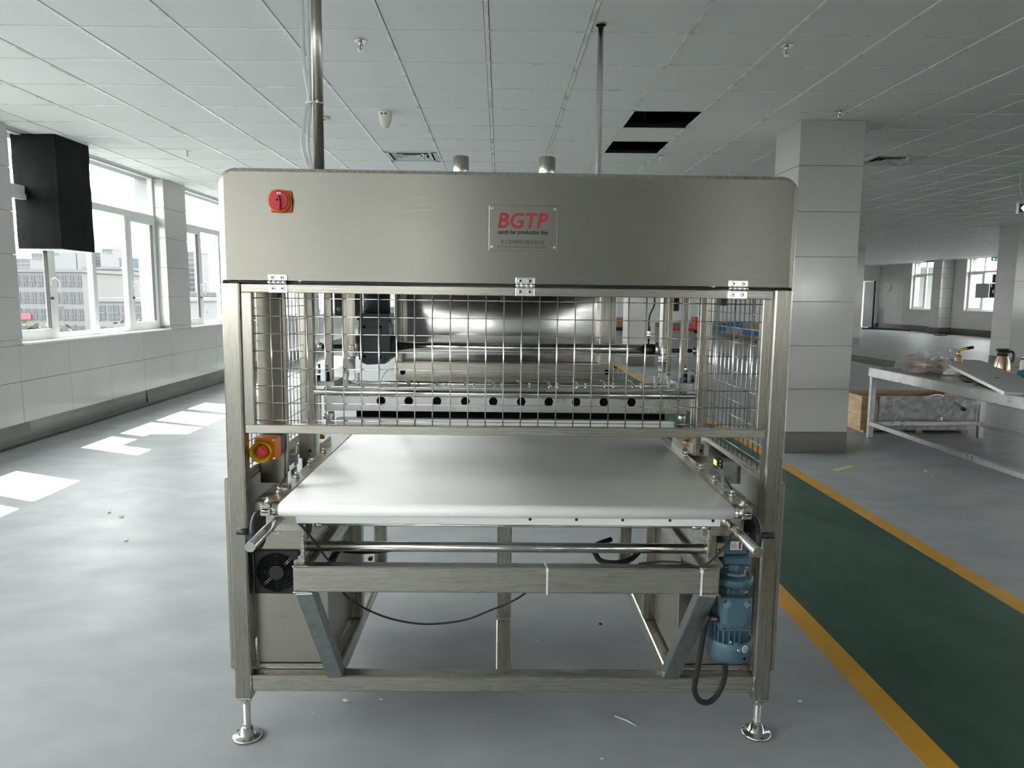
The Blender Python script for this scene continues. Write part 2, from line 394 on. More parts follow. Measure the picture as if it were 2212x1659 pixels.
# windows
def window(n, y0, y1, xf, sgn, detail, lights=4, sashes=(0, 3), top=1):
    """xf: wall face, sgn: direction outwards"""
    xa, xb = xf+sgn*.135, xf+sgn*.195; TR = 2.45
    w = struct(MB().box((xf-sgn*.018, y0-.0, SILL-.02), (xa, y1, SILL), .003).build('window_%d' % n, M['pvc']))   # inner sill board
    f = MB()
    fwid = .055
    f.box((xa, y0, SILL), (xb, y0+fwid, CEIL)); f.box((xa, y1-fwid, SILL), (xb, y1, CEIL))
    f.box((xa, y0+fwid, SILL), (xb, y1-fwid, SILL+fwid)); f.box((xa, y0+fwid, CEIL-.012), (xb, y1-fwid, CEIL)); f.box((xa, y0+fwid, TR-.04), (xb, y1-fwid, TR+.04))
    f.build('window_frame', M['pvc'], w)
    dy = (y1-y0)/lights
    for k in range(1, lights):
        MB().box((xa, y0+dy*k-.04, SILL+fwid), (xb, y0+dy*k+.04, TR-.04)).build('mullion', M['pvc'], w)
    for k in range(1, top):
        MB().box((xa, y0+(y1-y0)/top*k-.03, TR+.04), (xb, y0+(y1-y0)/top*k+.03, CEIL-.012)).build('mullion', M['pvc'], w)
    xm = (xa+xb)/2
    for k in range(lights):
        a, b_ = y0+dy*k+.04, y0+dy*(k+1)-.04
        a = max(a, y0+fwid)+.001; b_ = min(b_, y1-fwid)-.001
        if k in sashes:
            s = MB(); t = .052; xs0, xs1 = xa-sgn*.012, xb-sgn*.02
            s.box((xs0, a, SILL+.057), (xs1, a+t, TR-.042)); s.box((xs0, b_-t, SILL+.057), (xs1, b_, TR-.042))
            s.box((xs0, a+t, SILL+.057), (xs1, b_-t, SILL+.057+t)); s.box((xs0, a+t, TR-.042-t), (xs1, b_-t, TR-.042))
            so = s.build('sash', M['pvc'], w)
            if detail:
                gk = MB()
                for yy in (a+t, b_-t-.006): gk.box((xs0+sgn*.004, yy, SILL+.1), (xm, yy+.006, TR-.09))
                gk.build('gasket', M['gasket'], so)
                hy = b_-t/2 if k == 0 else a+t/2
                hb = MB(); hb.box((xs0, hy-.014, 1.52), (xs0-sgn*.012, hy+.014, 1.60), .003)
                hd = 1
                hb.tube(curve_pts([(xs0-sgn*.010, hy, 1.585), (xs0-sgn*.045, hy+.01*hd, 1.60), (xs0-sgn*.055, hy+.05*hd, 1.565), (xs0-sgn*.048, hy+.066*hd, 1.50), (xs0-sgn*.045, hy+.064*hd, 1.44)], 5), .0085, 8)
                hb.build('handle', M['pvc'], so)
                tp = MB(); tp.box((xs0-sgn*.001, hy-.03, 1.375), (xs0-sgn*.003, hy+.03, 1.402)).build('red_tape', M['banner'], so)
            a += t; b_ -= t
        MB().box((xm-.004, a, SILL+.05), (xm+.004, b_, TR-.04)).build('pane', M['glass'], w)
    for k in range(top):
        a, b_ = y0+fwid+(y1-y0-2*fwid)/top*k, y0+fwid+(y1-y0-2*fwid)/top*(k+1)
        MB().box((xm-.004, a, TR+.04), (xm+.004, b_, CEIL-.012)).build('pane', M['glass'], w)
    return w
wn = 0
for (a, b_) in LW:
    wn += 1; window(wn, a, b_, XL, -1, 6 < a < 12)
wr = long_wall('wall_right', XR, 1, RW, M['grout'])
for (a, b_) in RW:
    wn += 1; window(wn, a, b_, XR, 1, False, lights=2, sashes=(1,), top=2)
edges = [YB] + [v for w in RW for v in w] + [YF]
g = .003
zz = [.25, .65, 1.05, 1.45, 1.85, 2.25, 2.65, CEIL]
rest = MB()
def far_tile(x0, x1, y0, y1, z0, z1, parent, big):
    if big: MB().box((x0, y0+g, z0+g), (x1, y1-g, z1-g)).build('wall_tile', M['tile'], parent)
    else: rest.box((x0, y0+g, z0+g), (x1, y1-g, z1-g))
for i in range(0, len(edges), 2):
    a, b_ = edges[i], edges[i+1]; n = max(1, round((b_-a)/.8))
    for k in range(n):
        for j in range(len(zz)-1):
            if zz[j+1] <= SILL: continue
            far_tile(XR, XR+.02, a+(b_-a)*k/n, a+(b_-a)*(k+1)/n, max(zz[j], SILL-.02), zz[j+1], wr, a > 24)
for k in range(73):
    for (z0, z1) in ((.25, .65), (.65, SILL-.02)):
        far_tile(XR, XR+.02, YB+.8*k, YB+.8*(k+1), z0, z1, wr, YB+.8*k > 24)
for (a, b_) in RW:
    rest.box((XR+.001, a, SILL), (XR+.13, a+.014, CEIL)); rest.box((XR+.001, b_, SILL), (XR+.13, b_-.014, CEIL))
r_ = rest.build('tile_lining', M['tile'], wr); r_['kind'] = 'stuff'
struct(MB().box((XR, YB, 0), (XR-.015, YF, .25), .004).build('baseboard_right', M['base']))
# tiled pilasters on the far right wall
pl = MB()
pilo = thing('pilaster', (XR-.27, 29.5, 0), 'white tiled wall pilaster between the two far bright windows', 'pilaster')
for j in range(len(zz)-1):
    MB().box((-.25, -.3, zz[j]+g), (.25, .3, zz[j+1]-g), .004).build('wall_tile', M['tile'], pilo)
MB().box((-.262, -.312, 0), (.25, .312, .25), .004).build('steel_base', M['base'], pilo)
# far cross wall with a doorway, and the daylit lobby behind it
DX0, DX1, DZ = 17.0, 18.15, 2.25
b = MB(); b.box((XL-.02, YF, -.5), (DX0, YF+.2, 4.3)); b.box((DX1, YF, -.5), (XR+.5, YF+.2, 4.3)); b.box((DX0, YF, DZ), (DX1, YF+.2, 4.3))
wb = struct(b.build('wall_back', M['paintw']))
for (x0, x1, z0, z1) in ((XL, DX0, 0, .2), (DX1, XR, 0, .2)):
    MB().box((x0, YF-.012, z0), (x1, YF, z1)).build('skirting', M['base'], wb)
fr = MB(); fr.box((DX0-.05, YF-.02, 0), (DX0, YF+.22, DZ+.05)); fr.box((DX1, YF-.02, 0), (DX1+.05, YF+.22, DZ+.05)); fr.box((DX0, YF-.02, DZ), (DX1, YF+.22, DZ+.05))
d1 = struct(fr.build('door_1', M['pvc']))
MB().box((DX1-.04, YF+.1, .02), (DX1, YF+1.0, DZ-.02), .005).build('door_leaf', M['boxgrey'], d1)
b = MB(); b.box((15.6, YF+4.6, -.5), (17.3, YF+4.8, 4.3)); b.box((18.6, YF+4.6, -.5), (22, YF+4.8, 4.3))
b.box((17.3, YF+4.6, -.5), (18.6, YF+4.8, .9)); b.box((17.3, YF+4.6, 2.4), (18.6, YF+4.8, 4.3))
b.box((15.4, YF+.2, -.5), (15.6, YF+4.8, 4.3)); b.box((22, YF+.2, -.5), (22.2, YF+4.8, 4.3)); b.box((15.4, YF+.2, 2.95), (22.2, YF+4.8, 3.05))
b.box((18.3, YF+.2, -.1), (22, YF+4.8, -.001))
struct(b.build('wall_lobby', M['paintw']))
struct(MB().box((17.3, YF+4.66, .88), (18.6, YF+4.72, .95)).box((17.93, YF+4.66, .9), (17.99, YF+4.72, 2.4)).build('window_%d' % (wn+1), M['pvc']))
FW = [(-4.2, -2.0), (8.6, 10.2), (13.8, 16.95)]          # windows in the wall behind the camera
b = MB(); b.box((XL-.5, YB-.3, -.5), (XR+.5, YB, SILL-.02)); b.box((XL-.5, YB-.3, CEIL), (XR+.5, YB, 4.3))
xs = [XL-.5] + [v for w in FW for v in w] + [XR+.5]
for i in range(0, len(xs), 2): b.box((xs[i], YB-.3, SILL-.02), (xs[i+1], YB, CEIL))
struct(b.build('wall_front', M['paintw']))
for (a, b_) in FW:
    wn += 1; f = MB(); ya, yb2 = YB-.2, YB-.14
    f.box((a, ya, SILL-.02), (b_, yb2, SILL+.05)).box((a, ya, CEIL-.03), (b_, yb2, CEIL)).box((a, ya, 2.41), (b_, yb2, 2.49))
    for k in range(5): f.box((a+(b_-a-.06)*k/4, ya, SILL), (a+(b_-a-.06)*k/4+.06, yb2, CEIL))
    w = struct(f.build('window_%d' % (wn+1), M['pvc']))
    MB().box((a+.03, YB-.174, SILL+.02), (b_-.03, YB-.168, CEIL-.01)).build('pane', M['glass'], w)
# ceiling: soffit, bars, tiles
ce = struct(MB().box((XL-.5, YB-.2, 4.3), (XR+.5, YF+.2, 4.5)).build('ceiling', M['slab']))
CX0, CY0, P = -.0801, 4.509, .6
i0, i1 = math.floor((XL-CX0)/P), math.ceil((XR-CX0)/P)
j0, j1 = math.floor((YB-CY0)/P), math.ceil((YF-CY0)/P)
for i in range(i0+1, i1):
    x = CX0+P*i
    if XL < x < XR: MB().box((x-.012, YB, CEIL-.004), (x+.012, YF, CEIL+.004)).build('ceiling_runner', M['cbar'], ce)
for j in range(j0+1, j1):
    y = CY0+P*j
    if YB < y < YF: MB().box((XL, y-.009, CEIL-.0025), (XR, y+.009, CEIL+.004)).build('ceiling_cross_bar', M['cbar'], ce)
MB().box((XL, YB, CEIL-.003), (XL+.03, YF, CEIL+.03)).build('edge_trim', M['cbar'], ce)
def cell(x, y): return math.floor((x-CX0)/P), math.floor((y-CY0)/P)
HOLES = {(2, 3), (2, 5)}
VENTS = {cell(-1.05, 8.38), cell(4.25, 8.38)}
BRIGHT = {cell(-3.0, 8.38), cell(*WZ(2030, 343, CEIL)[:2]), cell(*WZ(2010, 482, CEIL)[:2])}
tile_me = MB().box((.0155, .012, .001), (P-.0155, P-.012, .012)).mesh('ceiling_tile', M['ctile'])
tile_br = MB().box((.0155, .012, .001), (P-.0155, P-.012, .012)).mesh('ceiling_tile', M['ctile2'])
cells = []
for i in range(i0, i1):
    for j in range(j0, j1):
        if (i, j) in HOLES or (i, j) in VENTS: continue
        x, y = CX0+P*i, CY0+P*j; area = 0
        if y > 2.8:
            q = [pix((x+a*P, y+c*P, CEIL)) for a, c in ((0,0),(1,0),(1,1),(0,1))]
            cx, cy = sum(p[0] for p in q)/4, sum(p[1] for p in q)/4
            if -80 < cx < 2300 and -60 < cy and not (470 < cx < 1720 and cy > 375):
                area = abs(sum(q[k][0]*q[(k+1) % 4][1]-q[(k+1) % 4][0]*q[k][1] for k in range(4)))/2
        cells.append((area, i, j))
cells.sort(reverse=True)
far = MB()
for n, (area, i, j) in enumerate(cells):
    x, y = CX0+P*i, CY0+P*j
    if n < 300 or (i, j) in BRIGHT: link('ceiling_tile', tile_br if (i, j) in BRIGHT else tile_me, ce, (x, y, CEIL))
    else:
        a, b_ = max(x+.0155, XL-.12), min(x+P-.0155, XR); c, d = max(y+.012, YB), min(y+P-.012, YF)
        if b_-a > .02 and d-c > .02: far.box((a, c, CEIL+.001), (b_, d, CEIL+.012))
fo = far.build('ceiling_tile_field', M['ctile'], ce); fo['kind'] = 'stuff'
# things in the dark void above the two missing tiles
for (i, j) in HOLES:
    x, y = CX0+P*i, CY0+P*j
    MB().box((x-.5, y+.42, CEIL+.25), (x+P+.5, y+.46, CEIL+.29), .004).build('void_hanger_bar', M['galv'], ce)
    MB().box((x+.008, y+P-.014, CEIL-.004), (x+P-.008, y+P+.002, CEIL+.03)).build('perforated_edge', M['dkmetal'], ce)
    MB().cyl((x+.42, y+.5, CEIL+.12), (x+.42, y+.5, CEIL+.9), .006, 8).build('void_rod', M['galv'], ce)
# columns
def column(x, y, w, label):
    t = thing('column', (x+w/2, y+w/2, 0), label, 'column')
    h = w/2
    MB().box((-h+.02, -h+.02, 0), (h-.02, h-.02, 4.3)).build('core', M['grout'], t)
    for j in range(len(ROWS)-1):
        z0, z1 = ROWS[j]+.0018, ROWS[j+1]-.0018
        for k in range(4):
            Mx = Matrix.Rotation(k*math.pi/2, 4, 'Z') @ Matrix.Translation((0, -h+.01, (z0+z1)/2))
            MB().obox(Mx, (w-.002, .02, z1-z0), .0015).build('wall_tile', M['tile'], t)
    MB().box((-h-.003, -h-.003, 0), (h+.003, h+.003, .2), .003).build('steel_base', M['base'], t)
    return t
column(2.648, 6.566, .575, 'near white tiled column with steel base behind the machine beside the green lane')
column(2.648, 15.0, .575, 'tiled column seen through the right part of the machine guard mesh')
column(2.648, 23.2, .575, 'far tiled column almost hidden behind the machine')
column(10.75, 15.1, .6, 'glossy tiled column at the right edge above the steel table')
column(10.75, 22.6, .575, 'thin strip of far column showing beside the near white column')
column(2.648, -1.9, .575, 'tiled column standing right behind the viewer')
column(2.648, -10.3, .575, 'second tiled column behind the viewer')
# ------------------------------------------------------------------ the machine (own upright frame, see TH)
ORG = Vector((.0165, 2.58, 0))
mach = thing('candy_bar_machine', RM @ ORG, 'large stainless steel candy bar machine with white conveyor belt, mesh guard and hood', 'machine', rot=(0, TH, 0))
def part(mb, name, m_, parent=None): return mb.build(name, M[m_] if isinstance(m_, str) else m_, parent or mach, org=ORG)
def bx(a, b, name, m_='steel', c=.002, parent=None): return part(MB().box(a, b, c), name, m_, parent)
def screw(p, n, r, name='screw', parent=None, m_='polish', sock=True, h=.6):
    p, n = Vector(p), Vector(n).normalized(); mb = MB()
    mb.tube([p, p+n*r*h*.7, p+n*r*h], [r, r, r*.8], 10)
    o = part(mb, name, m_, parent)
    return o
def hexbolt(p, r, h, name='bolt', parent=None, washer=True):
    p = Vector(p); mb = MB()
    if washer: mb.cyl(p, p+Vector((0,0,h*.2)), r*1.55, 16); mb.cyl(p+Vector((0,0,h*.2)), p+Vector((0,0,h*.4)), r*1.2, 16)
    mb.cyl(p+Vector((0,0,h*.4 if washer else 0)), p+Vector((0,0,h)), r, 6 if r > .007 else 12, smooth=r <= .007)
    return part(mb, name, 'polish', parent)
F0 = 2.205; T = .054                     # front face of the frame, tube size
xl0, xl1, xr0, xr1 = -.8475, -.7935, .827, .881
ZT, ZB = 1.468, .135
YR = 3.0                                # rear posts
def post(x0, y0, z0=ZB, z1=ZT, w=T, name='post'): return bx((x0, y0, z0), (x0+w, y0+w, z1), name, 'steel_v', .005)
for x0 in (xl0, xr0): post(x0, F0)
for x0 in (-.838, .842): post(x0, YR, w=.032)
# bottom frame
ZB0, ZB1 = .164, .218
bx((xl1, F0+.001, ZB0), (xr0, F0+T, ZB1), 'bottom_beam', 'steel', .004)
bx((xl1, YR, ZB0), (xr0, YR+T, ZB1), 'bottom_beam', 'steel', .004)
for x0 in (xl0, xr0): bx((x0, F0+T, ZB0), (x0+T, YR, ZB1), 'bottom_beam', 'steel_y', .004)
SX = (-.572, -.010, .550)                # inner lengthwise beams
for k, x0 in enumerate(SX): bx((x0, F0+T, ZB0), (x0+T, 2.627 if k == 1 else YR, ZB1), 'floor_rail', 'steel_y', .004)
for x0 in SX: bx((x0, 2.627, ZB1), (x0+T, 2.627+T, .74), 'inner_post', 'steel_v', .004)
for x0 in (SX[0]-.0, SX[2]): bx((x0, 3.25-T, ZB1), (x0+T, 3.25, .655), 'rear_post', 'steel_v', .004)
for x0 in (SX[0], SX[2]): bx((x0, YR+T, ZB0), (x0+T, 3.25, ZB1), 'floor_rail', 'steel_y', .004)
bx((SX[0], 2.627, .655), (SX[2]+T, 2.627+T, .74), 'cross_beam', 'steel', .004)
bx((SX[0], 3.25-T, .655), (SX[2]+T, 3.25, .74), 'cross_beam', 'steel', .004)
for x in (LY(937, 1150, 2.62).x, LY(1100, 1150, 2.62).x, LY(1280, 1150, 2.62).x):
    bx((x-.004, 2.6255, .655), (x+.004, 2.6275, .742), 'cable_tie', 'tie', 0)
# welds
def weld(p0, p1, r=.0035, n=16):
    p0, p1 = Vector(p0), Vector(p1); mb = MB()
    mb.tube([p0.lerp(p1, i/n)+Vector((random.uniform(-1,1), random.uniform(-1,1), random.uniform(-1,1)))*r*.25 for i in range(n+1)], [r*random.uniform(.75, 1.1) for _ in range(n+1)], 6)
    part(mb, 'weld', 'steel')
weld((xl1, F0, ZB0), (xl1, F0, ZB1)); weld((xr0, F0, ZB0), (xr0, F0, ZB1))
weld((xl0+.003, F0, ZB+.004), (xl1-.003, F0, ZB+.004), .003); weld((xr0+.003, F0, ZB+.004), (xr1-.003, F0, ZB+.004), .003)
# levelling feet (pads stand on the floor, which the leaning machine meets at x*tan(TH))
def foot(x, y):
    zf = x*math.tan(TH)
    f = part(MB().lathe((x, y, zf), [(.046, 0), (.048, .003), (.048, .007), (.045, .010), (.030, .012), (.028, .016), (.018, .034), (.013, .036)], 28), 'levelling_foot', 'polish')
    part(MB().cyl((x, y, zf+.034), (x, y, zf+.046), .013, 6, smooth=False), 'foot_nut', 'polish', f)
    th = MB(); z = zf+.04; pr = []
    while z < ZB+.02: pr += [(.0105, z-zf), (.0118, z-zf+.0012), (.0105, z-zf+.0024)]; z += .0024
    th.lathe((x, y, zf), pr, 14); part(th, 'threaded_rod', 'polish', f)
    part(MB().cyl((x, y, ZB-.020), (x, y, ZB-.008), .0175, 6, smooth=False).cyl((x, y, ZB-.008), (x, y, ZB+.001), .019, 14), 'lock_nut', 'polish', f)
    for a in (0.6, 2.7, 4.8): part(MB().cyl((x+.039*math.cos(a), y+.039*math.sin(a), zf+.008), (x+.039*math.cos(a), y+.039*math.sin(a), zf+.0108), .0045, 10), 'bolt_hole', 'hole', f)
for x in (xl0+T/2, xr0+T/2):
    foot(x, F0+T/2)
for x in (-.822, .858): foot(x, YR+.016)
# hood: rounded sheet shell with a turned-back edge band
HX0, HX1, HZ0, HZ1, HR = -.847, .881, 1.4715, 1.801, .052
def rr(x0, x1, z0, z1, r, n=7):
    p = [(x0, z0), (x1, z0)]
    for k in range(n+1): a = math.pi/2*k/n; p.append((x1-r+r*math.cos(a), z1-r+r*math.sin(a)))
    for k in range(n+1): a = math.pi/2+math.pi/2*k/n; p.append((x0+r+r*math.cos(a), z1-r+r*math.sin(a)))
    return p
hb = MB()
o1 = rr(HX0, HX1, HZ0, HZ1, HR); o2 = rr(HX0+.004, HX1-.004, HZ0+.001, HZ1-.003, HR-.003); o3 = rr(HX0+.019, HX1-.017, HZ0+.002, HZ1-.011, HR-.024)
n = len(o1)
hb.add([(p[0], YR+T, p[1]) for p in o1]+[(p[0], F0+.006, p[1]) for p in o1]+[(p[0], F0-.002, p[1]) for p in o2]+[(p[0], F0-.003, p[1]) for p in o3],
       [(k*n+i, k*n+(i+1) % n, (k+1)*n+(i+1) % n, (k+1)*n+i) for k in range(3) for i in range(1, n)])
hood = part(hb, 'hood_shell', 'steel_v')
part(MB().prism([(p[0], p[1]) for p in o3], F0-.0028, F0+.01, 'Y'), 'hood_front', 'sheet', hood)
part(MB().box((HX0+.01, YR+T-.003, HZ0), (HX1-.01, YR+T, HZ1-.03)), 'hood_back', 'sheet', hood)
bx((HX0+.002, F0+.01, HZ0-.006), (HX1-.002, F0+.05, HZ0), 'hood_rail', 'dkmetal', .001)
# two stub cylinders on the hood
for (a, b_, yt) in ((979, 1013, 338), (1164, 1200, 340)):
    p = LY((a+b_)/2, yt, 2.62); r = (LY(b_, yt, 2.62).x-LY(a, yt, 2.62).x)/2
    part(MB().lathe((p.x, 2.62, HZ1), [(r, -.004), (r, p.z-HZ1-.003), (r-.003, p.z-HZ1), (r-.006, p.z-HZ1), (r-.006, p.z-HZ1-.02)], 28), 'hood_stub', 'steel_v')
# main switch
sw = thing_part = part(MB().box((-.690, F0-.014, 1.6725), (-.627, F0-.003, 1.736), .004), 'main_switch', 'orange')
c = Vector((-.6605, F0, 1.7045))
part(MB().lathe((c.x, F0-.014, c.z), [(.033, -.0), (.033, -.012), (.030, -.014)], 30, 'Y'), 'switch_ring', 'orange', sw)
part(MB().lathe((c.x, F0-.014, c.z), [(.0295, -.005), (.0295, -.0155), (.026, -.017)], 30, 'Y'), 'switch_dial', 'red', sw)
part(MB().prism([(c.x-.002, c.z+.0155), (c.x+.002, c.z+.0155), (c.x+.0075, c.z-.002), (c.x+.006, c.z-.029), (c.x-.006, c.z-.029), (c.x-.0075, c.z-.002)], F0-.042, F0-.028, 'Y'), 'switch_handle', 'red', sw)
part(MB().cyl((c.x, F0-.0425, c.z), (c.x, F0-.040, c.z), .0028, 10), 'lock_hole', 'hole', sw)
bx((c.x-.003, F0-.0316, c.z+.0165), (c.x+.008, F0-.030, c.z+.0235), 'switch_legend', 'sticker', 0, sw)
text_mesh('switch_zero', '0', .008, M['textblk'], sw, Matrix.Translation((c.x+.0005, F0-.0318, c.z+.0172)) @ FRONT, org=ORG, depth=.0002)
part(MB().prism([(c.x+.020, c.z-.031), (c.x+.031, c.z-.025), (c.x+.028, c.z-.023), (c.x+.022, c.z-.027)], F0-.0145, F0-.0138), 'switch_mark', 'red', sw)
# nameplate
nx0, nx1, nz0, nz1 = -.0455, .1575, 1.571, 1.704
npl = part(MB().box((nx0, F0-.0055, nz0), (nx1, F0-.0028, nz1), .001), 'nameplate', 'plate')
for x in (nx0+.009, nx1-.007):
    for z in (nz0+.011, nz1-.010):
        screw((x, F0-.0055, z), (0, -1, 0), .0042, 'plate_rivet', npl, 'zinc')
        part(MB().cyl((x, F0-.0082, z), (x, F0-.0078, z), .0013, 8), 'rivet_eye', 'hole', npl)
def nt_(s, x, z, size, mt, width, sh=0, bold=0): text_mesh('lettering', s, size, M[mt], npl, Matrix.Translation((x, F0-.0060, z)) @ FRONT, shear=sh, bold=bold, width=width, depth=.0002, org=ORG)
nt_('BGTP', -.0190, 1.6385, .062, 'textred', .150, .16, .0011)
nt_('candy bar production line', -.0195, 1.6205, .0165, 'textblk', .149, .3, .0006)
nt_('\u6d59\u6c5f\u5b9d\u521a\u7cd6\u6392\u8bbe\u5907\u6709\u9650\u516c\u53f8', -.0105, 1.5915, .0135, 'textgry', .130, 0, .0001)
nt_('\u5730\u5740:\u6d59\u6c5f\u7701\u53f0\u5dde\u5e02\u53f0\u5dde\u6e7e\u65b0\u533a\u6d77\u4e30\u8def355\u53f7 \u7535\u8bdd:0576-82361277', -.0205, 1.5795, .0075, 'textgry', .149)
# guard door with wire mesh
dx0, dx1, dz0, dz1 = -.788, .8195, 1.007, 1.463
ix0, ix1, iz0, iz1 = -.7585, .7915, 1.0345, 1.437
door = bx((dx0, F0, iz1), (dx1, F0+.028, dz1), 'guard_door', 'steel', .002)
bx((dx0, F0, dz0), (dx1, F0+.028, iz0), 'door_rail', 'steel', .002, door)
bx((dx0, F0, iz0), (ix0, F0+.028, iz1), 'door_stile', 'steel_v', .002, door); bx((ix1, F0, iz0), (dx1, F0+.028, iz1), 'door_stile', 'steel_v', .002, door)
WP = .0543
vw = MB().cyl((0, 0, iz0-.001), (0, 0, iz1+.001), .0021, 6).mesh('wire', M['polish'])
hw_ = MB().cyl((ix0-.001, 0, 0), (ix1+.001, 0, 0), .0017, 6).mesh('wire', M['polish'])
xw = -.7035; k = 0
while xw+WP*k < ix1-.004: link('wire', vw, door, (xw+WP*k-ORG.x, F0+.008-ORG.y, 0)); k += 1
for (px_, py_) in ((600, 644), (600, 683), (600, 721), (600, 758.5), (600, 796), (600, 834), (600, 871), (600, 908)):
    link('wire', hw_, door, (-ORG.x, F0+.0115-ORG.y, LY(px_, py_, F0+.011).z))
for (x, z) in ((LY(586, 640, F0).x, 1.43), (LY(1088, 648, F0+.05).x, 1.428), (LY(1560, 655, F0+.05).x, 1.43)):
    bx((x-.010, F0+.03, z-.014), (x+.010, F0+.06, z+.010), 'door_latch', 'dkmetal', .002, door)
# hinges
for (a, b_) in ((-.7035, -.6475), (.0360, .0935), (.6800, .7390)):
    zc = 1.4675
    h = part(MB().box((a, F0-.008, zc+.006), (b_, F0-.0028, zc+.025), .0015), 'hinge', 'zinc')
    part(MB().box((a, F0-.006, zc-.031), (b_, F0-.0002, zc-.006), .0015), 'hinge_leaf', 'zinc', h)
    for q in range(4):
        w = (b_-a)/4; part(MB().cyl((a+w*q+.0005, F0-.008, zc), (a+w*(q+1)-.0005, F0-.008, zc), .0062, 14), 'hinge_knuckle', 'zinc', h)
    for sx in (.25, .75):
        for zz_ in (zc+.0145, zc-.0175):
            x = a+(b_-a)*sx; yy = F0-.008 if zz_ > zc else F0-.006
            screw((x, yy, zz_), (0, -1, 0), .0065, 'screw', h, 'polish')
            part(MB().cyl((x, yy-.0042, zz_), (x, yy-.0038, zz_), .003, 6), 'screw_socket', 'hole', h)
# side guards: frame + wires
def side_guard(xc, sg):
    g0 = bx((xc-.011, F0+T, 1.452), (xc+.011, YR, 1.474), 'side_guard', 'steel_y', .002)
    bx((xc-.011, F0+T, .834), (xc+.011, YR, .872), 'guard_rail', 'steel_y', .002, g0)
    bx((xc-.011, F0+T, .872), (xc+.011, F0+T+.022, 1.452), 'guard_stile', 'steel_v', .002, g0)
    v = MB().cyl((0, 0, .870), (0, 0, 1.454), .0020, 6).mesh('wire', M['polish'])
    h = MB().cyl((0, F0+T, 0), (0, YR, 0), .0018, 6).mesh('wire', M['polish'])
    y = F0+T+.05
    while y < YR-.04: link('wire', v, g0, (xc-ORG.x, y-ORG.y, 0)); y += .05
    z = .905
    while z < 1.445: link('wire', h, g0, (xc+sg*.004-ORG.x, -ORG.y, z)); z += .0535
side_guard(-.822, 1); side_guard(.855, -1)
for (x0, x1) in ((-.863, -.849), (.883, .897)):
    bx((x0, F0+.012, .235), (x1, YR-.02, .862), 'side_panel', 'sheet', .003)
# lower cabinets in both corners
def cabinet(x0, x1, name):
    cb = bx((x0, F0+T+.003, ZB1+.016), (x1, 2.622, .775), name, 'sheet', .002)
    bx((x0+.002, F0+T-.004, ZB1+.003), (x1-.002, F0+T+.04, ZB1+.015), 'cabinet_lip', 'steel', .002, cb)
    return cb
cl_ = cabinet(xl1+.003, -.556, 'cabinet'); cr_ = cabinet(.585, xr0-.003, 'cabinet')
# cooling fan grille on the left cabinet
YP = F0+T+.003
fa = LY(555, 1184, YP); fb = LY(655, 1283, YP); fcx, fcz, fs = -.7175, (fa.z+fb.z)/2, .0735
fan = part(MB().box((fcx-fs, YP-.010, fcz-fs), (fcx+fs, YP, fcz+fs), .005), 'fan_grille', 'black')
oct_ = [(fcx+.0645*math.cos(a)*1.0, fcz+.0645*math.sin(a)) for a in [math.pi/4*k+math.pi/8 for k in range(8)]]
part(MB().lathe((fcx, YP-.0104, fcz), [(.068, .0), (.068, -.0004)], 8, 'Y', False), 'fan_opening', 'hole', fan)
for r_ in (.031, .038, .045, .052, .059, .066):
    part(MB().tube([(fcx+r_*math.cos(2*math.pi*k/40), YP-.012, fcz+r_*math.sin(2*math.pi*k/40)) for k in range(41)], .0009, 5, False), 'fan_ring', 'black', fan)
part(MB().lathe((fcx, YP-.0105, fcz), [(.0255, 0), (.0255, -.004), (.023, -.006)], 28, 'Y'), 'fan_hub', 'black', fan)
for k in range(4):
    a = math.pi/4+math.pi/2*k if False else math.pi/2*k
    for o in (-.0028, .0028):
        d = Vector((math.cos(a), 0, math.sin(a))); nrm = Vector((-d.z, 0, d.x))
        part(MB().cyl(Vector((fcx, YP-.012, fcz))+d*.024+nrm*o, Vector((fcx, YP-.012, fcz))+d*.068+nrm*o, .0008, 5), 'fan_spoke', 'black', fan)
for a in (math.pi/4, 5*math.pi/4):
    for o in (-.0028, .0028):
        d = Vector((math.cos(a), 0, math.sin(a))); nrm = Vector((-d.z, 0, d.x))
        part(MB().cyl(Vector((fcx, YP-.013, fcz))+d*.024+nrm*o, Vector((fcx, YP-.013, fcz))+d*.070+nrm*o, .0009, 5), 'fan_spoke', 'polish', fan)
# emergency stop box, and the upright duct plate it hangs on
pa, pb = LY(563, 1060, 2.40), LY(616, 1060, 2.40)
bx((pa.x, 2.40, .80), (pb.x, 2.43, 1.47), 'duct_plate', 'sheet', .003)
bx((pb.x+.001, 2.402, .80), (pb.x+.012, 2.425, 1.47), 'duct_edge', 'steel_v', .003)
e0, e1 = LY(549, 994, 2.29), LY(596, 946, 2.29)
es = part(MB().box((e0.x, 2.29, e0.z), (e1.x, 2.345, e1.z), .004), 'emergency_stop', 'orange')
bx((e0.x+.003, 2.345, e0.z+.003), (e1.x-.001, 2.40, e1.z-.002), 'stop_back_box', 'black', .002, es)
ec = LY(576, 970.5, 2.27); ec = Vector(((e0.x+e1.x)/2-.003, 2.29, (e0.z+e1.z)/2-.002))
part(MB().lathe(ec, [(.027, 0), (.0335, -.042), (.0320, -.042), (.026, -.004), (.0, -.004)], 32, 'Y'), 'stop_collar', 'yellow', es)
part(MB().lathe(ec, [(.011, -.003), (.011, -.014), (.0185, -.015), (.0198, -.024), (.0185, -.032), (.011, -.0345), (.001, -.035)], 28, 'Y'), 'stop_button', 'estop', es)
for a0 in (.3, 2.4, 4.5):
    part(MB().tube([ec+Vector((0.012*math.cos(a0+.09*k), -.0352, .012*math.sin(a0+.09*k))) for k in range(13)], .0006, 4), 'stop_arrow', 'red', es)
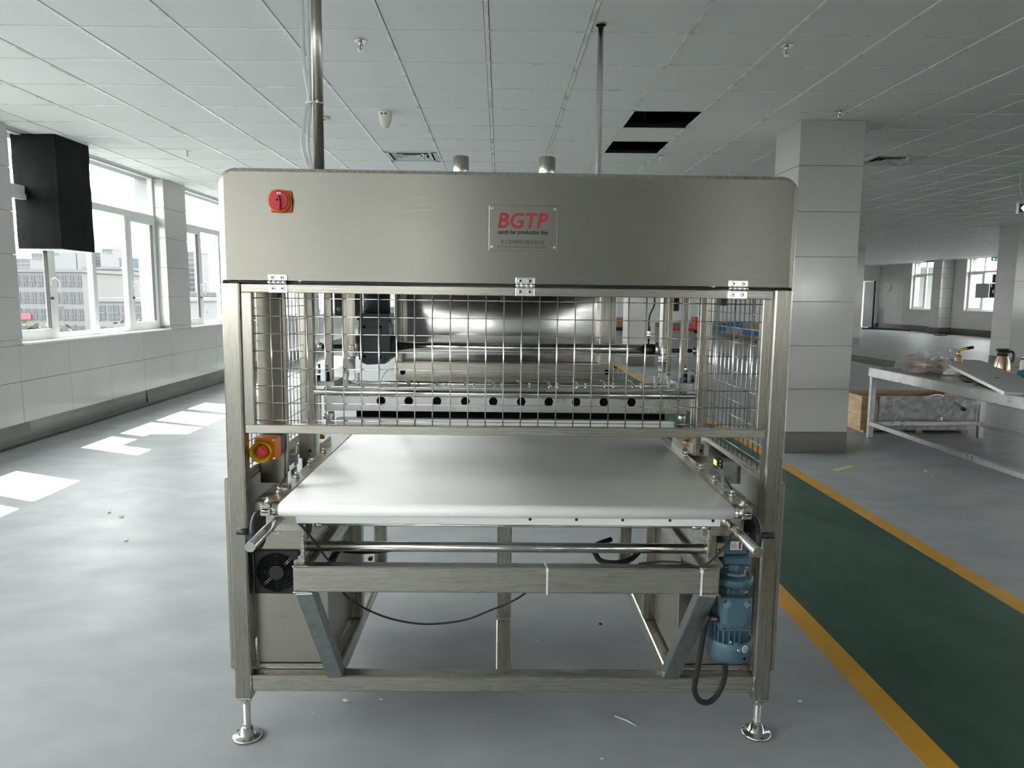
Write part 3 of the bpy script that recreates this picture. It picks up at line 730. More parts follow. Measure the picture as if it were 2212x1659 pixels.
for x in (e0.x+.007, e1.x-.007):
    for z in (e0.z+.007, e1.z-.007): screw((x, 2.29, z), (0, -1, 0), .004, 'screw', es, 'zinc')
# ---------------------------------------------------------------- conveyor
BZ, BY0, BY1 = .865, 1.928, 3.30
bl = LZ(600, 1090, BZ).x; br_ = LZ(1590, 1100, BZ).x
rr_ = .0185
def belt_profile(n=10):
    p = []
    for k in range(n+1): a = math.pi/2+math.pi*k/n; p.append((BY0+rr_+rr_*math.cos(a), BZ-rr_+rr_*math.sin(a)))
    for k in range(n+1): a = -math.pi/2+math.pi*k/n; p.append((BY1-rr_+rr_*math.cos(a), BZ-rr_+rr_*math.sin(a)))
    return p
belt = part(MB().prism(belt_profile(), bl, br_, 'X', True), 'conveyor_belt', 'belt')
for x0, x1 in ((bl-.024, bl-.001), (br_+.001, br_+.024)):
    part(MB().cyl((x0, BY0+rr_, BZ-rr_), (x1, BY0+rr_, BZ-rr_), .0155, 20).cyl((x0+.006, BY0+rr_, BZ-rr_), (x0+.010, BY0+rr_, BZ-rr_), .0175, 20), 'roller_end', 'polish')
RW_ = .047
for sg, xb in ((-1, bl), (1, br_)):
    xi_, xo_ = xb+sg*.004, xb+sg*RW_
    rail = bx((xi_, BY0+.045, BZ-.045), (xo_, BY1, BZ-.001), 'belt_rail', 'steel_y', .002)
    bx((xb+sg*.022, BY0+.002, BZ-.034), (xo_+sg*.002, BY0+.05, BZ-.001), 'rail_end_block', 'steel', .002, rail)
    part(MB().cyl((xb+sg*.020, BY0+.0, BZ-.018), (xb+sg*.026, BY0+.0, BZ-.018), .007, 6, smooth=False).cyl((xb+sg*.026, BY0-.0, BZ-.018), (xb+sg*.044, BY0, BZ-.018), .0035, 8), 'tension_screw', 'polish', rail)
    bx((xb+sg*.026, BY0-.001, BZ-.023), (xb+sg*.044, BY0+.004, BZ-.013), 'rail_slot', 'hole', 0, rail)
    ys = (BY0+.03, BY0+.125, BY0+.30, BY0+.46, BY0+.66)
    for q, yy in enumerate(ys): hexbolt((xb+sg*.032, yy, BZ), .0085 if q == 0 else .0062, .013 if q == 0 else .017, 'bolt', rail)
    # under-belt hanger plate with its guide rod toward the next conveyor
    rp = LY(540, 1182, 1.735) if sg < 0 else LY(1638, 1194, 1.735)
    part(MB().cyl((rp.x, 1.735, rp.z), (rp.x, 2.10, rp.z), .0128, 24), 'guide_rod', 'polish')
    hp = bx((rp.x-.035 if sg < 0 else rp.x-.075, 1.965, rp.z-.035), (rp.x+.075 if sg < 0 else rp.x+.035, 1.971, BZ-.04), 'hanger_plate', 'steel', .001)
    screw((rp.x-sg*.055, 1.965, rp.z+.006), (0, -1, 0), .005, 'screw', hp, 'zinc')
    # handwheel
    hwx = xo_+sg*.028
    if sg < 0: hc = LX(545, 1142, hwx)
    else: hc = LX(1643, 1150, hwx)
    hc = Vector((hwx, 1.99, BZ-.092))
    w_ = part(MB().lathe(hc, [(.006, -.009), (.020, -.009), (.046, -.005), (.052, -.009), (.056, -.004), (.056, .004), (.052, .009), (.046, .005), (.020, .012), (.006, .012)], 36, 'X'), 'handwheel', 'black')
    part(MB().cyl(hc+Vector((sg*.004, -.040, .008)), hc+Vector((sg*.045, -.040, .008)), .0095, 16), 'wheel_knob', 'black', w_)
    part(MB().cyl(hc, hc-Vector((sg*.05, 0, 0)), .007, 12), 'wheel_shaft', 'polish', w_)
    bx((xb+sg*.015, 1.99, BZ-.105), (xb+sg*.050, 1.995, BZ-.046), 'wheel_bracket', 'steel', .001)
    weld((xb+sg*.046, 1.989, BZ-.10), (xb+sg*.046, 1.989, BZ-.05), .003, 10)
# scraper strip, drive shafts, rollers under the belt
x0, x1 = LY(640, 1124, 1.95).x, LY(1555, 1135, 1.95).x
st = bx((x0, 1.945, BZ-.058), (x1, 1.953, BZ-.0375), 'scraper_strip', 'white_pl', .001)
for px_ in (1145, 1245, 1345, 1447, 1540): screw((LY(px_, 1124, 1.945).x, 1.945, BZ-.041), (0, -1, 0), .0042, 'screw', st, 'dkmetal')
sh = part(MB().cyl((LY(690, 1132, 1.96).x, 1.965, BZ-.066), (LY(1497, 1140, 1.96).x, 1.965, BZ-.066), .0042, 12), 'scraper_shaft', 'polish')
for (a, b_) in ((652, 676), (680, 694), (1496, 1514), (1518, 1535)):
    part(MB().cyl((LY(a, 1132, 1.96).x, 1.965, BZ-.067), (LY(b_, 1132, 1.96).x, 1.965, BZ-.067), .0068, 12), 'shaft_clamp', 'polish', sh)
part(MB().cyl((LY(718, 1140, 2.2).x, 2.20, BZ-.095), (LY(1455, 1150, 2.2).x, 2.20, BZ-.095), .022, 24), 'return_roller', 'belt')
for (a, b_) in ((705, 718), (1455, 1475)): part(MB().cyl((LY(a, 1140, 2.2).x, 2.20, BZ-.095), (LY(b_, 1140, 2.2).x, 2.20, BZ-.095), .019, 20), 'roller_cap', 'blue')
za, zb_ = LY(700, 1182, 2.0).z, LY(1500, 1183, 2.0).z
zr = (za+zb_)/2
part(MB().cyl((LY(661, 1182, 2.0).x, 2.0, zr), (LY(1527, 1183, 2.0).x, 2.0, zr), .0142, 28), 'tension_roller', 'polish')
# front support beam, its braces, upright side plates
sb0, sb1 = LY(632, 1222, 1.945), LY(1553, 1285, 1.945)
SZ1, SZ0 = LY(900, 1225.5, 1.945).z, LY(900, 1281, 1.945).z
bx((sb0.x, 1.945, SZ0), (sb1.x, 1.986, SZ1), 'support_beam', 'steel', .004)
for sg, x0 in ((-1, sb0.x), (1, sb1.x)):
    sx = -sg
    part(MB().bar((x0+sx*.028, 1.966, SZ0+.004), (SX[0]+.046 if sg < 0 else SX[2]+.006, F0+.022, ZB1-.002), .050, .040, .003, up_=(0, 1, 0)), 'brace', 'grey_tube')
    bx((x0+(0 if sg < 0 else -.05), 1.986, SZ0+.02), (x0+(.05 if sg < 0 else 0), 2.627, SZ1), 'side_beam', 'steel_y', .003)
    xp = LY(649 if sg < 0 else 1537, 1170, 1.955).x
    spl = bx((xp, 1.957, SZ1), (xp+(.009 if sg < 0 else -.009), 2.62, BZ-.072), 'side_plate', 'steel', .001)
    part(MB().prism([(x0, SZ1), (xp, SZ1), (xp, SZ1+.036), (x0+sx*.012, SZ1+.014), (x0, SZ1+.012)], 1.958, 1.966, 'Y'), 'gusset', 'steel', spl)
    screw(((x0+xp)/2+sx*.006, 1.958, SZ1+.022), (0, -1, 0), .004, 'screw', spl, 'zinc')
    weld((x0, 1.945, SZ1+.001), (x0+sx*.045, 1.945, SZ1+.001), .003, 14); weld((x0, 1.945, SZ0), (x0+sx*.05, 1.945, SZ0), .0032, 14)
    weld((SX[0]+.024 if sg < 0 else SX[2]-.016, F0+.002, ZB1+.001), (SX[0]+.068 if sg < 0 else SX[2]+.028, F0+.002, ZB1+.001), .0035, 10)
bx((SX[0]+T, 2.02, BZ-.10), (SX[2], 2.60, BZ-.09), 'belt_bed', 'dkmetal', .001) if False else None
# cable ties on the support beam
for px_ in (1182, 1516):
    x = LY(px_, 1250, 1.943).x
    t_ = bx((x-.0024, 1.9425, SZ0-.002), (x+.0024, 1.945, SZ1+.001), 'cable_tie', 'tie', 0)
    bx((x-.0045, 1.939, SZ1-.010), (x+.0045, 1.9445, SZ1-.002), 'tie_head', 'tie', .001, t_)
    part(MB().bar((x, 1.943, SZ1), (x-.006, 1.986, SZ1+.0015), .0048, .0016), 'tie_band', 'tie', t_)
# photo sensors on the rails
def sensor(px_, py_, sg):
    xb = bl if sg < 0 else br_
    yy = 2.105
    bx((xb+sg*.018, yy-.012, BZ-.001), (xb+sg*.046, yy+.016, BZ+.002), 'sensor_bracket', 'polish', 0)
    u = bx((xb+sg*.018, yy-.012, BZ), (xb+sg*.020, yy+.016, BZ+.050), 'sensor_upright', 'zinc', 0)
    bx((xb+sg*.016, yy+.004, BZ+.050), (xb+sg*.019, yy+.07, BZ+.066), 'sensor_arm', 'zinc', 0, u)
    s0 = bx((xb+sg*.014, yy+.050, BZ+.052), (xb+sg*.034, yy+.082, BZ+.086), 'photo_sensor', 'black', .002)
    if sg > 0:
        bx((xb+sg*.0132, yy+.053, BZ+.066), (xb+sg*.014, yy+.079, BZ+.080), 'sensor_display', 'lcd', 0, s0)
        for q in range(3): part(MB().cyl((xb+.024, yy+.0495, BZ+.058+.011*q), (xb+.024, yy+.0502, BZ+.058+.011*q), .002, 8), 'sensor_led', 'sticker', s0)
    else:
        for q in range(2): part(MB().cyl((xb-.024, yy+.0495, BZ+.061+.009*q), (xb-.024, yy+.0502, BZ+.061+.009*q), .0016, 8), 'sensor_led', 'red', s0)
    pts = [(xb+sg*.026, yy+.066, BZ+.054), (xb+sg*.036, yy+.03, BZ+.03), (xb+sg*.050, yy-.005, BZ-.002), (xb+sg*.058, yy-.02, BZ-.05)]
    part(MB().tube(curve_pts(pts), .0024, 6), 'sensor_cable', 'rubber')
sensor(0, 0, -1); sensor(0, 0, 1)
# shallow tray right of the belt, and the polished splash plate on the left
tx0, tx1, ty0, ty1, tz = br_+.055, xr0-.025, 2.36, 2.78, BZ-.012
tr = bx((tx0, ty0, tz-.002), (tx1, ty1, tz), 'side_tray', 'steel', 0)
for a, b_ in (((tx0, ty0, tz-.032), (tx1, ty0+.002, tz+.03)), ((tx1-.002, ty0, tz), (tx1, ty1, tz+.03)), ((tx0, ty1-.002, tz), (tx1, ty1, tz+.03))): bx(a, b_, 'tray_wall', 'polish', 0, tr)
bx((xl1+.06, 2.60, .84), (bl-.052, 2.603, .96), 'splash_plate', 'polish', 0)
bx((xl1+.01, F0+.09, .775), (bl-.05, 2.6, .780), 'inner_floor', 'steel', 0); bx((br_+.05, F0+.09, .775), (xr0-.01, 2.6, .780), 'inner_floor', 'steel', 0)
# ---------------------------------------------------------------- blue geared motor at the right end
MY = 2.045
def zm(py): return LY(1580, py, MY).z
mx = LY(1574, 1392, MY).x
mot = part(MB().lathe((mx, MY, 0), [(.058, zm(1414)), (.064, zm(1409)), (.0668, zm(1398)), (.0668, zm(1374)), (.0645, zm(1371)), (.058, zm(1371))], 40), 'gear_motor', 'blue')
part(MB().lathe((mx, MY, 0), [(.0672, zm(1389.5)), (.0674, zm(1389)), (.0672, zm(1388))], 40), 'cowl_groove', 'blue', mot)
body = MB().lathe((mx, MY, 0), [(.055, zm(1378)), (.055, zm(1290)), (.050, zm(1284)), (.048, zm(1280))], 32)
for k in range(14):
    a = math.pi*.55+math.pi*1.0*k/13
    body.obox(Matrix.Translation((mx+.058*math.cos(a), MY+.058*math.sin(a), (zm(1372)+zm(1300))/2)) @ Matrix.Rotation(a, 4, 'Z'), (.012, .003, zm(1300)-zm(1372)))
part(body, 'motor_body', 'blue', mot)
fl2 = MB().lathe((mx+.002, MY, 0), [(.044, zm(1283)), (.046, zm(1268)), (.034, zm(1264)), (.034, zm(1258)), (.057, zm(1257)), (.058, zm(1253)), (.058, zm(1243)), (.056, zm(1240)), (.034, zm(1236))], 36)
part(fl2, 'motor_flange', 'blue', mot)
for k in range(8):
    a = math.pi/4*k+.3
    part(MB().obox(Matrix.Translation((mx+.040*math.cos(a), MY+.040*math.sin(a), (zm(1279)+zm(1257))/2)) @ Matrix.Rotation(a, 4, 'Z'), (.022, .010, zm(1257)-zm(1279)), .002), 'flange_rib', 'blue', mot)
part(MB().lathe((mx+.004, MY, 0), [(.040, zm(1240)), (.036, zm(1232)), (.030, zm(1228)), (.033, zm(1226)), (.033, zm(1210))], 8, smooth=False), 'gear_neck', 'blue', mot)
part(MB().box((mx-.042, MY-.040, zm(1212)), (mx+.042, MY+.040, zm(1192)), .006), 'gear_collar', 'blue', mot)
for sx in (-1, 0, 1): screw((mx+.030*sx, MY-.036, zm(1214)), (0, 0, -1), .0045, 'screw', mot, 'zinc')
gh = part(MB().box((mx-.040, MY-.030, zm(1192)), (mx+.034, MY+.045, zm(1160)), .005), 'gear_head', 'blue', mot)
bx((mx-.020, MY-.0312, zm(1180)), (mx+.014, MY-.0300, zm(1162)), 'type_label', 'sticker', 0, mot)
bx((mx+.004, MY-.0316, zm(1178)), (mx+.010, MY-.0310, zm(1163.5)), 'label_print', 'textred', 0, mot)
for q in range(4): bx((mx-.017+.0042*q, MY-.0316, zm(1177)), (mx-.0155+.0042*q, MY-.0310, zm(1164+q % 2*4)), 'label_print', 'textgry', 0, mot)
for sx in (-1, 1):
    pk = bx((mx+sx*.047-.012, MY-.028, zm(1196)), (mx+sx*.047+.012, MY-.022, zm(1166)), 'gear_bracket', 'steel', .001, mot)
part(MB().cyl((mx-.047, MY-.0285, zm(1182)), (mx-.047, MY-.0275, zm(1182)), .006, 14), 'bracket_hole', 'hole', mot)
# terminal box facing the aisle, chamfered lid with raised letters
t0, t1 = LY(1557, 1365, MY-.075), LY(1627, 1294, MY-.075); ty = MY-.075
tb = part(MB().box((t0.x, ty+.008, t0.z), (t1.x, MY-.03, t1.z), .003), 'terminal_box', 'blue', mot)
w_, h_ = t1.x-t0.x, t1.z-t0.z; cx_, cz_ = (t0.x+t1.x)/2, (t0.z+t1.z)/2
def octo(k, ch): a, b_ = w_/2*k, h_/2*k; return [(cx_-a+ch, cz_-b_), (cx_+a-ch, cz_-b_), (cx_+a, cz_-b_+ch), (cx_+a, cz_+b_-ch), (cx_+a-ch, cz_+b_), (cx_-a+ch, cz_+b_), (cx_-a, cz_+b_-ch), (cx_-a, cz_-b_+ch)]
oa, ob = octo(1.0, .016), octo(.66, .012)
lid = MB(); lid.add([(p[0], ty+.006, p[1]) for p in oa]+[(p[0], ty-.002, p[1]) for p in ob], [(i, (i+1) % 8, 8+(i+1) % 8, 8+i) for i in range(8)]+[tuple(range(8, 16))])
lid.box((t0.x, ty+.004, t0.z), (t1.x, ty+.009, t1.z), .001)
part(lid, 'terminal_lid', 'blue', mot)
for sx in (-1, 1):
    for sz in (-1, 1):
        p = (cx_+sx*(w_/2-.009), ty+.004, cz_+sz*(h_/2-.009))
        screw(p, (0, -1, 0), .0052, 'lid_screw', mot, 'blue'); part(MB().cyl((p[0], p[1]-.0036, p[2]), (p[0], p[1]-.0032, p[2]), .0024, 6), 'screw_socket', 'hole', mot)
text_mesh('raised_letters', 'ABB', .021, M['blue'], mot, Matrix.Translation((cx_+.004, ty-.002, cz_+.022)) @ Matrix.Rotation(math.pi/2, 4, 'Y') @ FRONT, bold=.0012, width=.040, depth=.0012, org=ORG)
def on_drum(a, z, r=.0672): return Vector((mx+r*math.sin(a), MY-r*math.cos(a), z)), Vector((math.sin(a), -math.cos(a), 0))
for (a, py, r, m_, nm) in ((.42, 1381, .0105, 'sticker', 'round_sticker'), (.42, 1381, .0075, 'green_ink', 'sticker_ring'), (.42, 1381, .0048, 'sticker', 'sticker_core'), (.42, 1381, .003, 'green_ink', 'sticker_mark')):
    p, nrm = on_drum(a, zm(py)); e = .0004+.0004*(.0105-r)/.002
    part(MB().cyl(p-nrm*.0015, p+nrm*e, r, 20), nm, m_, mot)
p, nrm = on_drum(.10, zm(1381)); screw(p, nrm, .0055, 'screw', mot, 'zinc', h=.8)
p, nrm = on_drum(.42, zm(1401)); part(MB().cyl(p-nrm*.002, p+nrm*.0006, .004, 10), 'vent_slot', 'hole', mot)
p, nrm = on_drum(-.25, zm(1366), .058); screw(p, nrm, .005, 'screw', mot, 'zinc', h=1.2)
bx((mx-.006, MY-.066, zm(1378)), (mx+.006, MY-.055, zm(1366)), 'cowl_tab', 'blue', .002, mot)
# gland and corrugated hose hanging below the motor
gz = LY(1545, 1331, MY-.03).z
part(MB().tube([(t0.x+.001, MY-.05, gz), (t0.x-.010, MY-.05, gz), (t0.x-.011, MY-.05, gz), (t0.x-.026, MY-.05, gz)], [.010, .010, .0085, .008], 12), 'cable_gland', 'black', mot)
def hose(pts, r, name, ribs=True, m_='rubber'):
    c_ = curve_pts(pts, 14); n_ = len(c_)
    part(MB().tube(c_, [r*(1.0 if (i % 2 or not ribs) else .88) for i in range(n_)], 10), name, m_)
hp_ = [LY(x, y, Y) for x, y, Y in ((1534, 1331, MY-.05), (1524, 1345, MY-.045), (1517, 1385, MY-.03), (1508, 1440, MY-.02), (1500, 1485, MY-.01), (1510, 1512, MY), (1533, 1516, MY+.01), (1556, 1490, MY+.02), (1567, 1450, MY+.02), (1563, 1408, MY+.01))]
hose(hp_, .0088, 'corrugated_hose')
# loose cables
hose([LY(x, y, Y) for x, y, Y in ((644, 1128, 1.953), (660, 1146, 1.94), (683, 1175, 1.95), (705, 1205, 1.965), (716, 1216, 2.0), (722, 1240, 2.06), (745, 1284, 2.15), (790, 1315, 2.22), (850, 1338, 2.25), (920, 1348, 2.25), (1000, 1340, 2.24), (1060, 1318, 2.22), (1110, 1297, 2.2), (1142, 1276, 2.15), (1180, 1250, 2.1))], .0033, 'cable', False)
part(MB().prism([(LY(634, 0, 1.95).x, BZ-.062), (LY(650, 0, 1.95).x, BZ-.062), (LY(646, 0, 1.95).x, BZ-.090), (LY(636, 0, 1.95).x, BZ-.112)], 1.956, 1.962, 'Y'), 'corner_bracket', 'black')
hose([LY(x, y, Y) for x, y, Y in ((1590, 1120, 2.02), (1585, 1140, 1.945), (1574, 1165, 1.935), (1557, 1190, 1.935), (1535, 1212, 1.94), (1512, 1224, 1.955), (1480, 1217, 1.98), (1430, 1213, 2.0), (1380, 1218, 2.03))], .0034, 'cable', False)
hose([LY(x, y, Y) for x, y, Y in ((1320, 1165, 2.6), (1284, 1180, 2.55), (1288, 1200, 2.5), (1300, 1212, 2.45), (1330, 1216, 2.4), (1362, 1208, 2.45), (1380, 1192, 2.55))], .010, 'hose_loop')
hose([LY(x, y, Y) for x, y, Y in ((735, 1190, 2.5), (780, 1194, 2.45), (830, 1191, 2.5), (870, 1184, 2.6))], .005, 'cable', False)
bx(LY(796, 1210, 2.7)-Vector((0, .01, 0)), LY(805, 1203, 2.7)+Vector((0, .01, 0)), 'stop_buffer', 'black', .002)
hose([LY(x, y, Y) for x, y, Y in ((720, 1212, 2.3), (728, 1195, 2.35), (740, 1182, 2.4), (742, 1172, 2.45))], .008, 'cable', False)

# ---------------------------------------------------------------- press unit behind the mesh
def rod(xa, xb, py_a, Y, r, name, m_='polish', n=20):
    z = LY((xa+xb)/2, py_a, Y).z
    return part(MB().cyl((LY(xa, py_a, Y).x, Y, z), (LY(xb, py_a, Y).x, Y, z), r, n), name, m_)
def vbar(xa, xb, ya, yb, Y, d, name, m_='steel_v', c=.002, parent=None, z1=None):
    p, q = LY(xa, yb, Y), LY(xb, ya, Y)
    pm = LY((xa+xb)/2, (ya+yb)/2, Y).x; w = (LY(xb, yb, Y).x-LY(xa, yb, Y).x)
    return bx((pm-w/2, Y, p.z), (pm+w/2, Y+d, z1 if z1 else q.z), name, m_, c, parent)
HT = HZ0-.003
# left and right flat columns with forked clamps at the foot
for (xa, xb, hole) in ((664, 677, 672), (1507, 1520, 1509)):
    cN = vbar(xa, xb, 700, 985, 2.60, .04, 'flat_column', z1=HT)
    p = LY((xa+xb)/2, 975, 2.60); p = Vector(((LY(xa, 985, 2.6).x+LY(xb, 985, 2.6).x)/2, 2.6, p.z))
    for s in (-1, 1): bx((p.x+s*.013-.001, 2.602, p.z-.017), (p.x+s*.030, 2.64, p.z+.024), 'clamp_block', 'galv', .001, cN)
    part(MB().cyl((p.x, 2.5985, p.z+.002), (p.x, 2.5995, p.z+.002), .005, 12), 'clamp_hole', 'hole', cN)
    bx((p.x-.06, 2.64, p.z-.02), (p.x+.03, 2.80, p.z+.02), 'slide_block', 'steel', .002, cN)
for (xa, xb) in ((703, 717), (1472, 1485)): vbar(xa, xb, 700, 818, 2.76, .03, 'slide_column', z1=HT)
for (xa, xb) in ((741, 752), (1441, 1451)): vbar(xa, xb, 700, 815, 2.80, .012, 'back_plate_strip', 'steel_v', .001, z1=HT)
for (xa, xb, yn) in ((752, 768, 0), (1422, 1440, 6)):
    px_ = (xa+xb)/2; Y = 2.74
    z = lambda py: LY(px_, py+yn, Y).z
    pxm = LY(px_, 780, Y).x; r = (LY(xb, 780, Y).x-LY(xa, 780, Y).x)/2
    cy = part(MB().lathe((pxm, Y, 0), [(r, z(745)), (r, HT)], 6, smooth=False), 'lift_column', 'steel_v')
    part(MB().lathe((pxm, Y, 0), [(r*.66, z(762)), (r*.7, z(757)), (r*.66, z(752)), (r*.7, z(748)), (r*.66, z(744))], 16), 'column_thread', 'polish', cy)
    part(MB().lathe((pxm, Y, 0), [(r*1.0, z(770)), (r*1.0, z(761))], 6, smooth=False), 'column_nut', 'galv', cy)
    part(MB().lathe((pxm, Y, 0), [(r*.9, z(798)), (r*.95, z(794)), (r*.95, z(777)), (r*1.12, z(776)), (r*1.12, z(770))], 20), 'rod_end', 'galv', cy)
    part(MB().lathe((pxm, Y-.008, z(815)), [(r*.9, 0), (r*1.0, .004), (r*1.0, .012), (r*.9, .016)], 24, 'Y').box((pxm-r*.72, Y-.007, z(815)), (pxm+r*.72, Y+.007, z(794))), 'rod_eye', 'zinc', cy)
    fk = MB()
    for s in (-1, 1): fk.box((pxm+s*r*1.15, Y-.012, z(842)), (pxm+s*r*1.9, Y+.012, z(805)), .001)
    fk.box((pxm-r*1.9, Y-.012, z(842)), (pxm+r*1.9, Y+.012, z(832)), .001)
    part(fk, 'fork', 'galv', cy)
    for s in (-1, 1): screw((pxm+s*r*1.52, Y-.012, z(818)), (0, -1, 0), .004, 'screw', cy, 'zinc')
# upper drive shaft, gearbox, bearings
US = rod(849, 1394, 751, 2.86, .0185, 'drive_shaft')
zc = LY(1121, 751, 2.86).z
part(MB().cyl((LY(1392, 751, 2.86).x, 2.86, zc), (LY(1413, 751, 2.86).x, 2.86, zc), .0215, 24), 'shaft_collar', 'dkmetal', US)
part(MB().cyl((LY(845, 751, 2.86).x, 2.86, zc), (LY(860, 751, 2.86).x, 2.86, zc), .0145, 18), 'shaft_coupling', 'dkmetal', US)
part(MB().cyl((LY(1413, 751, 2.86).x, 2.86, zc), (LY(1424, 751, 2.86).x, 2.86, zc), .030, 24), 'bearing_plate', 'steel', US)
for (a, b_) in ((688, 742), (1451, 1504)):
    sm = part(MB().cyl((LY(a, 751, 2.80).x, 2.80, zc), (LY(b_, 751, 2.80).x, 2.80, zc), .008, 14), 'pivot_pin', 'dkmetal', US)
    e = a+4 if a < 1000 else b_-5
    part(MB().lathe((LY(e, 751, 2.80).x, 2.80, zc), [(.010, -.008), (.0145, -.006), (.0145, .006), (.010, .008)], 16, 'X'), 'pin_knob', 'polish', US)
gx0, gx1 = LY(776, 740, 2.80).x, LY(838, 740, 2.80).x
gz0, gz1 = LY(810, 788, 2.80).z, LY(810, 692, 2.80).z
gb = part(MB().prism([(gx0, gz1), (gx1-.004, gz1), (gx1+.004, gz1-.03), (gx1+.008, gz1-.06), (gx1+.008, gz0+.03), (gx1-.012, gz0+.004), (gx0+.03, gz0), (gx0+.012, gz0+.006), (gx0, gz0+.022)], 2.80, 2.92, 'Y'), 'gearbox', 'gearbox')
bx((gx0-.002, 2.795, gz1-.055), (gx1-.028, 2.80, gz1-.026), 'gearbox_boss', 'gearbox', .001, gb)
bx((gx0-.002, 2.797, gz0+.02), (gx1-.016, 2.80, gz0+.055), 'gearbox_boss', 'gearbox', .001, gb)
for (px_, py) in ((786, 706), (821, 706), (787, 770), (821, 771)):
    p = LY(px_, py, 2.794); part(MB().cyl(p, p+Vector((0, .001, 0)), .0055, 12), 'boss_hole', 'hole', gb)
part(MB().cyl((gx1+.006, 2.86, zc), (gx1+.022, 2.86, zc), .052, 28, .040), 'gearbox_cover', 'gearbox', gb)
bx((gx0-.006, 2.79, gz1), (gx1+.014, 2.93, gz1+.012), 'gearbox_flange', 'gearbox', .001, gb)
bx((gx0+.0, 2.80, gz1+.012), (gx1+.006, 2.92, gz1+.026), 'gearbox_flange', 'gearbox', .001, gb)
for q in range(2): screw((gx0+.03+.07*q, 2.80, gz1+.03), (0, 0, 1), .005, 'bolt', gb, 'dkmetal')
part(MB().lathe(((gx0+gx1)/2+.004, 2.86, 0), [(.052, gz1+.026), (.052, HT)], 28), 'drive_motor', 'gearbox', gb)
part(MB().cyl((gx0, 2.86, zc), (gx0-.03, 2.86, zc), .042, 28), 'gearbox_boss', 'steel', gb)
for (xa, xb, y1, Y) in ((722, 778, 682, 2.90), (1452, 1468, 672, 2.9)):
    p, q = LY(xa, y1, Y), LY(xb, 660, Y); bx((p.x, Y, p.z), (q.x, Y+.06, HT), 'dark_housing', 'dkmetal', .003)
part(MB().tube(curve_pts([LY(732, 668, 2.895)+Vector((.006*math.cos(k*.7), 0, .006*math.sin(k*.7))) for k in range(10)], 3), .0015, 5), 'key_ring', 'polish')
# cross rods, perforated plate, white crossbar
rod(680, 1504, 851.5, 2.59, .0108, 'front_round_bar')
rod(724, 1450, 831, 2.80, .0115, 'rear_round_bar')
PYp = 2.635
pz0, pz1 = LY(1090, 890.5, PYp).z, LY(1090, 859, PYp).z
pl_ = bx((LY(700, 875, PYp).x, PYp, pz0), (LY(1484, 875, PYp).x, PYp+.012, pz1), 'perforated_plate', 'galv', .001)
for k, px_ in enumerate((823, 883, 944, 1005, 1065.5, 1126, 1185.5, 1244.5, 1304, 1364)):
    p = LY(px_, 866+k*.35, PYp)
    part(MB().cyl((p.x, PYp-.0008, p.z), (p.x, PYp+.002, p.z), .0162, 24), 'plate_hole', 'hole', pl_)
    part(MB().tube([(p.x+.0165*math.cos(2*math.pi*q/24), PYp-.0006, p.z+.0165*math.sin(2*math.pi*q/24)) for q in range(25)], .0006, 5, False), 'hole_rim', 'polish', pl_)
bx((LY(700, 850, 2.66).x, 2.655, LY(1090, 846, 2.66).z), (LY(1484, 850, 2.66).x, 2.74, LY(1090, 839, 2.66).z), 'clamp_table', 'galv', .001)
bx((LY(770, 897, 2.70).x, 2.70, LY(1090, 912, 2.7).z), (LY(1436, 897, 2.70).x, 2.74, LY(1090, 889, 2.7).z), 'black_blade_bar', 'hole', 0)
bx((LY(728, 912, 2.68).x, 2.665, LY(1090, 930, 2.68).z), (LY(1455, 912, 2.68).x, 2.70, LY(1090, 905.5, 2.68).z), 'white_crossbar', 'white_pl', .001)
# lead screws, spring guides, air fittings
for (px_, py0, py1) in ((687, 850, 925), (693, 850, 925), (1492, 856, 930), (1498, 856, 930)):
    a, b_ = LY(px_, py1, 2.66), LY(px_, py0, 2.66); n_ = 40
    part(MB().lathe((a.x, 2.66, 0), [(.0046 if q % 2 else .0034, a.z+(b_.z-a.z)*q/n_) for q in range(n_+1)], 10), 'lead_screw', 'polish')
for (px_, py0, py1, m_) in ((688, 810, 834, 'navy'), (708, 803, 822, 'navy'), (1480, 806, 834, 'navy'), (1495, 818, 838, 'navy'), (689, 786, 806, 'galv'), (705, 788, 800, 'polish'), (1481, 790, 805, 'polish'), (1496, 797, 817, 'galv'), (702, 893, 904, 'galv'), (1474, 895, 910, 'galv')):
    a, b_ = LY(px_, py1, 2.68), LY(px_, py0, 2.68)
    part(MB().cyl((a.x, 2.68, a.z), (a.x, 2.68, b_.z), .0075 if m_ == 'navy' else .006, 14), 'air_fitting', m_)
for (xa, xb, ya, yb) in ((684, 722, 824, 836), (1465, 1500, 828, 843)):
    a, b_ = LY(xa, yb, 2.66), LY(xb, ya, 2.66); bx((a.x, 2.66, a.z), (b_.x, 2.82, b_.z), 'fitting_block', 'galv', .001)
for (xa, xb, ya, yb) in ((699, 727, 888, 925), (1462, 1482, 895, 925)):
    a, b_ = LY((xa+xb)/2, yb, 2.68), LY((xa+xb)/2, ya, 2.68)
    part(MB().lathe((a.x, 2.69, 0), [(.016, a.z), (.016, b_.z-.01), (.014, b_.z)], 18), 'bushing', 'galv')
part(MB().cyl(LY(694, 947, 2.70), LY(694, 938, 2.70)+Vector((0, 0, .02)), .013, 16), 'brass_bushing', 'brass')
part(MB().cyl(LY(1484, 955, 2.70), LY(1484, 945, 2.70)+Vector((0, 0, .02)), .013, 16), 'brass_bushing', 'brass')
part(MB().tube(curve_pts([LY(x, y, 2.78) for x, y in ((850, 797), (838, 800), (828, 812), (822, 830), (820, 842))]), .0022, 6), 'air_tube', 'clear')
part(MB().tube([LY(686, 640, 2.74), LY(690, 700, 2.72), LY(684, 790, 2.70)], .004, 8), 'air_tube', 'clear')
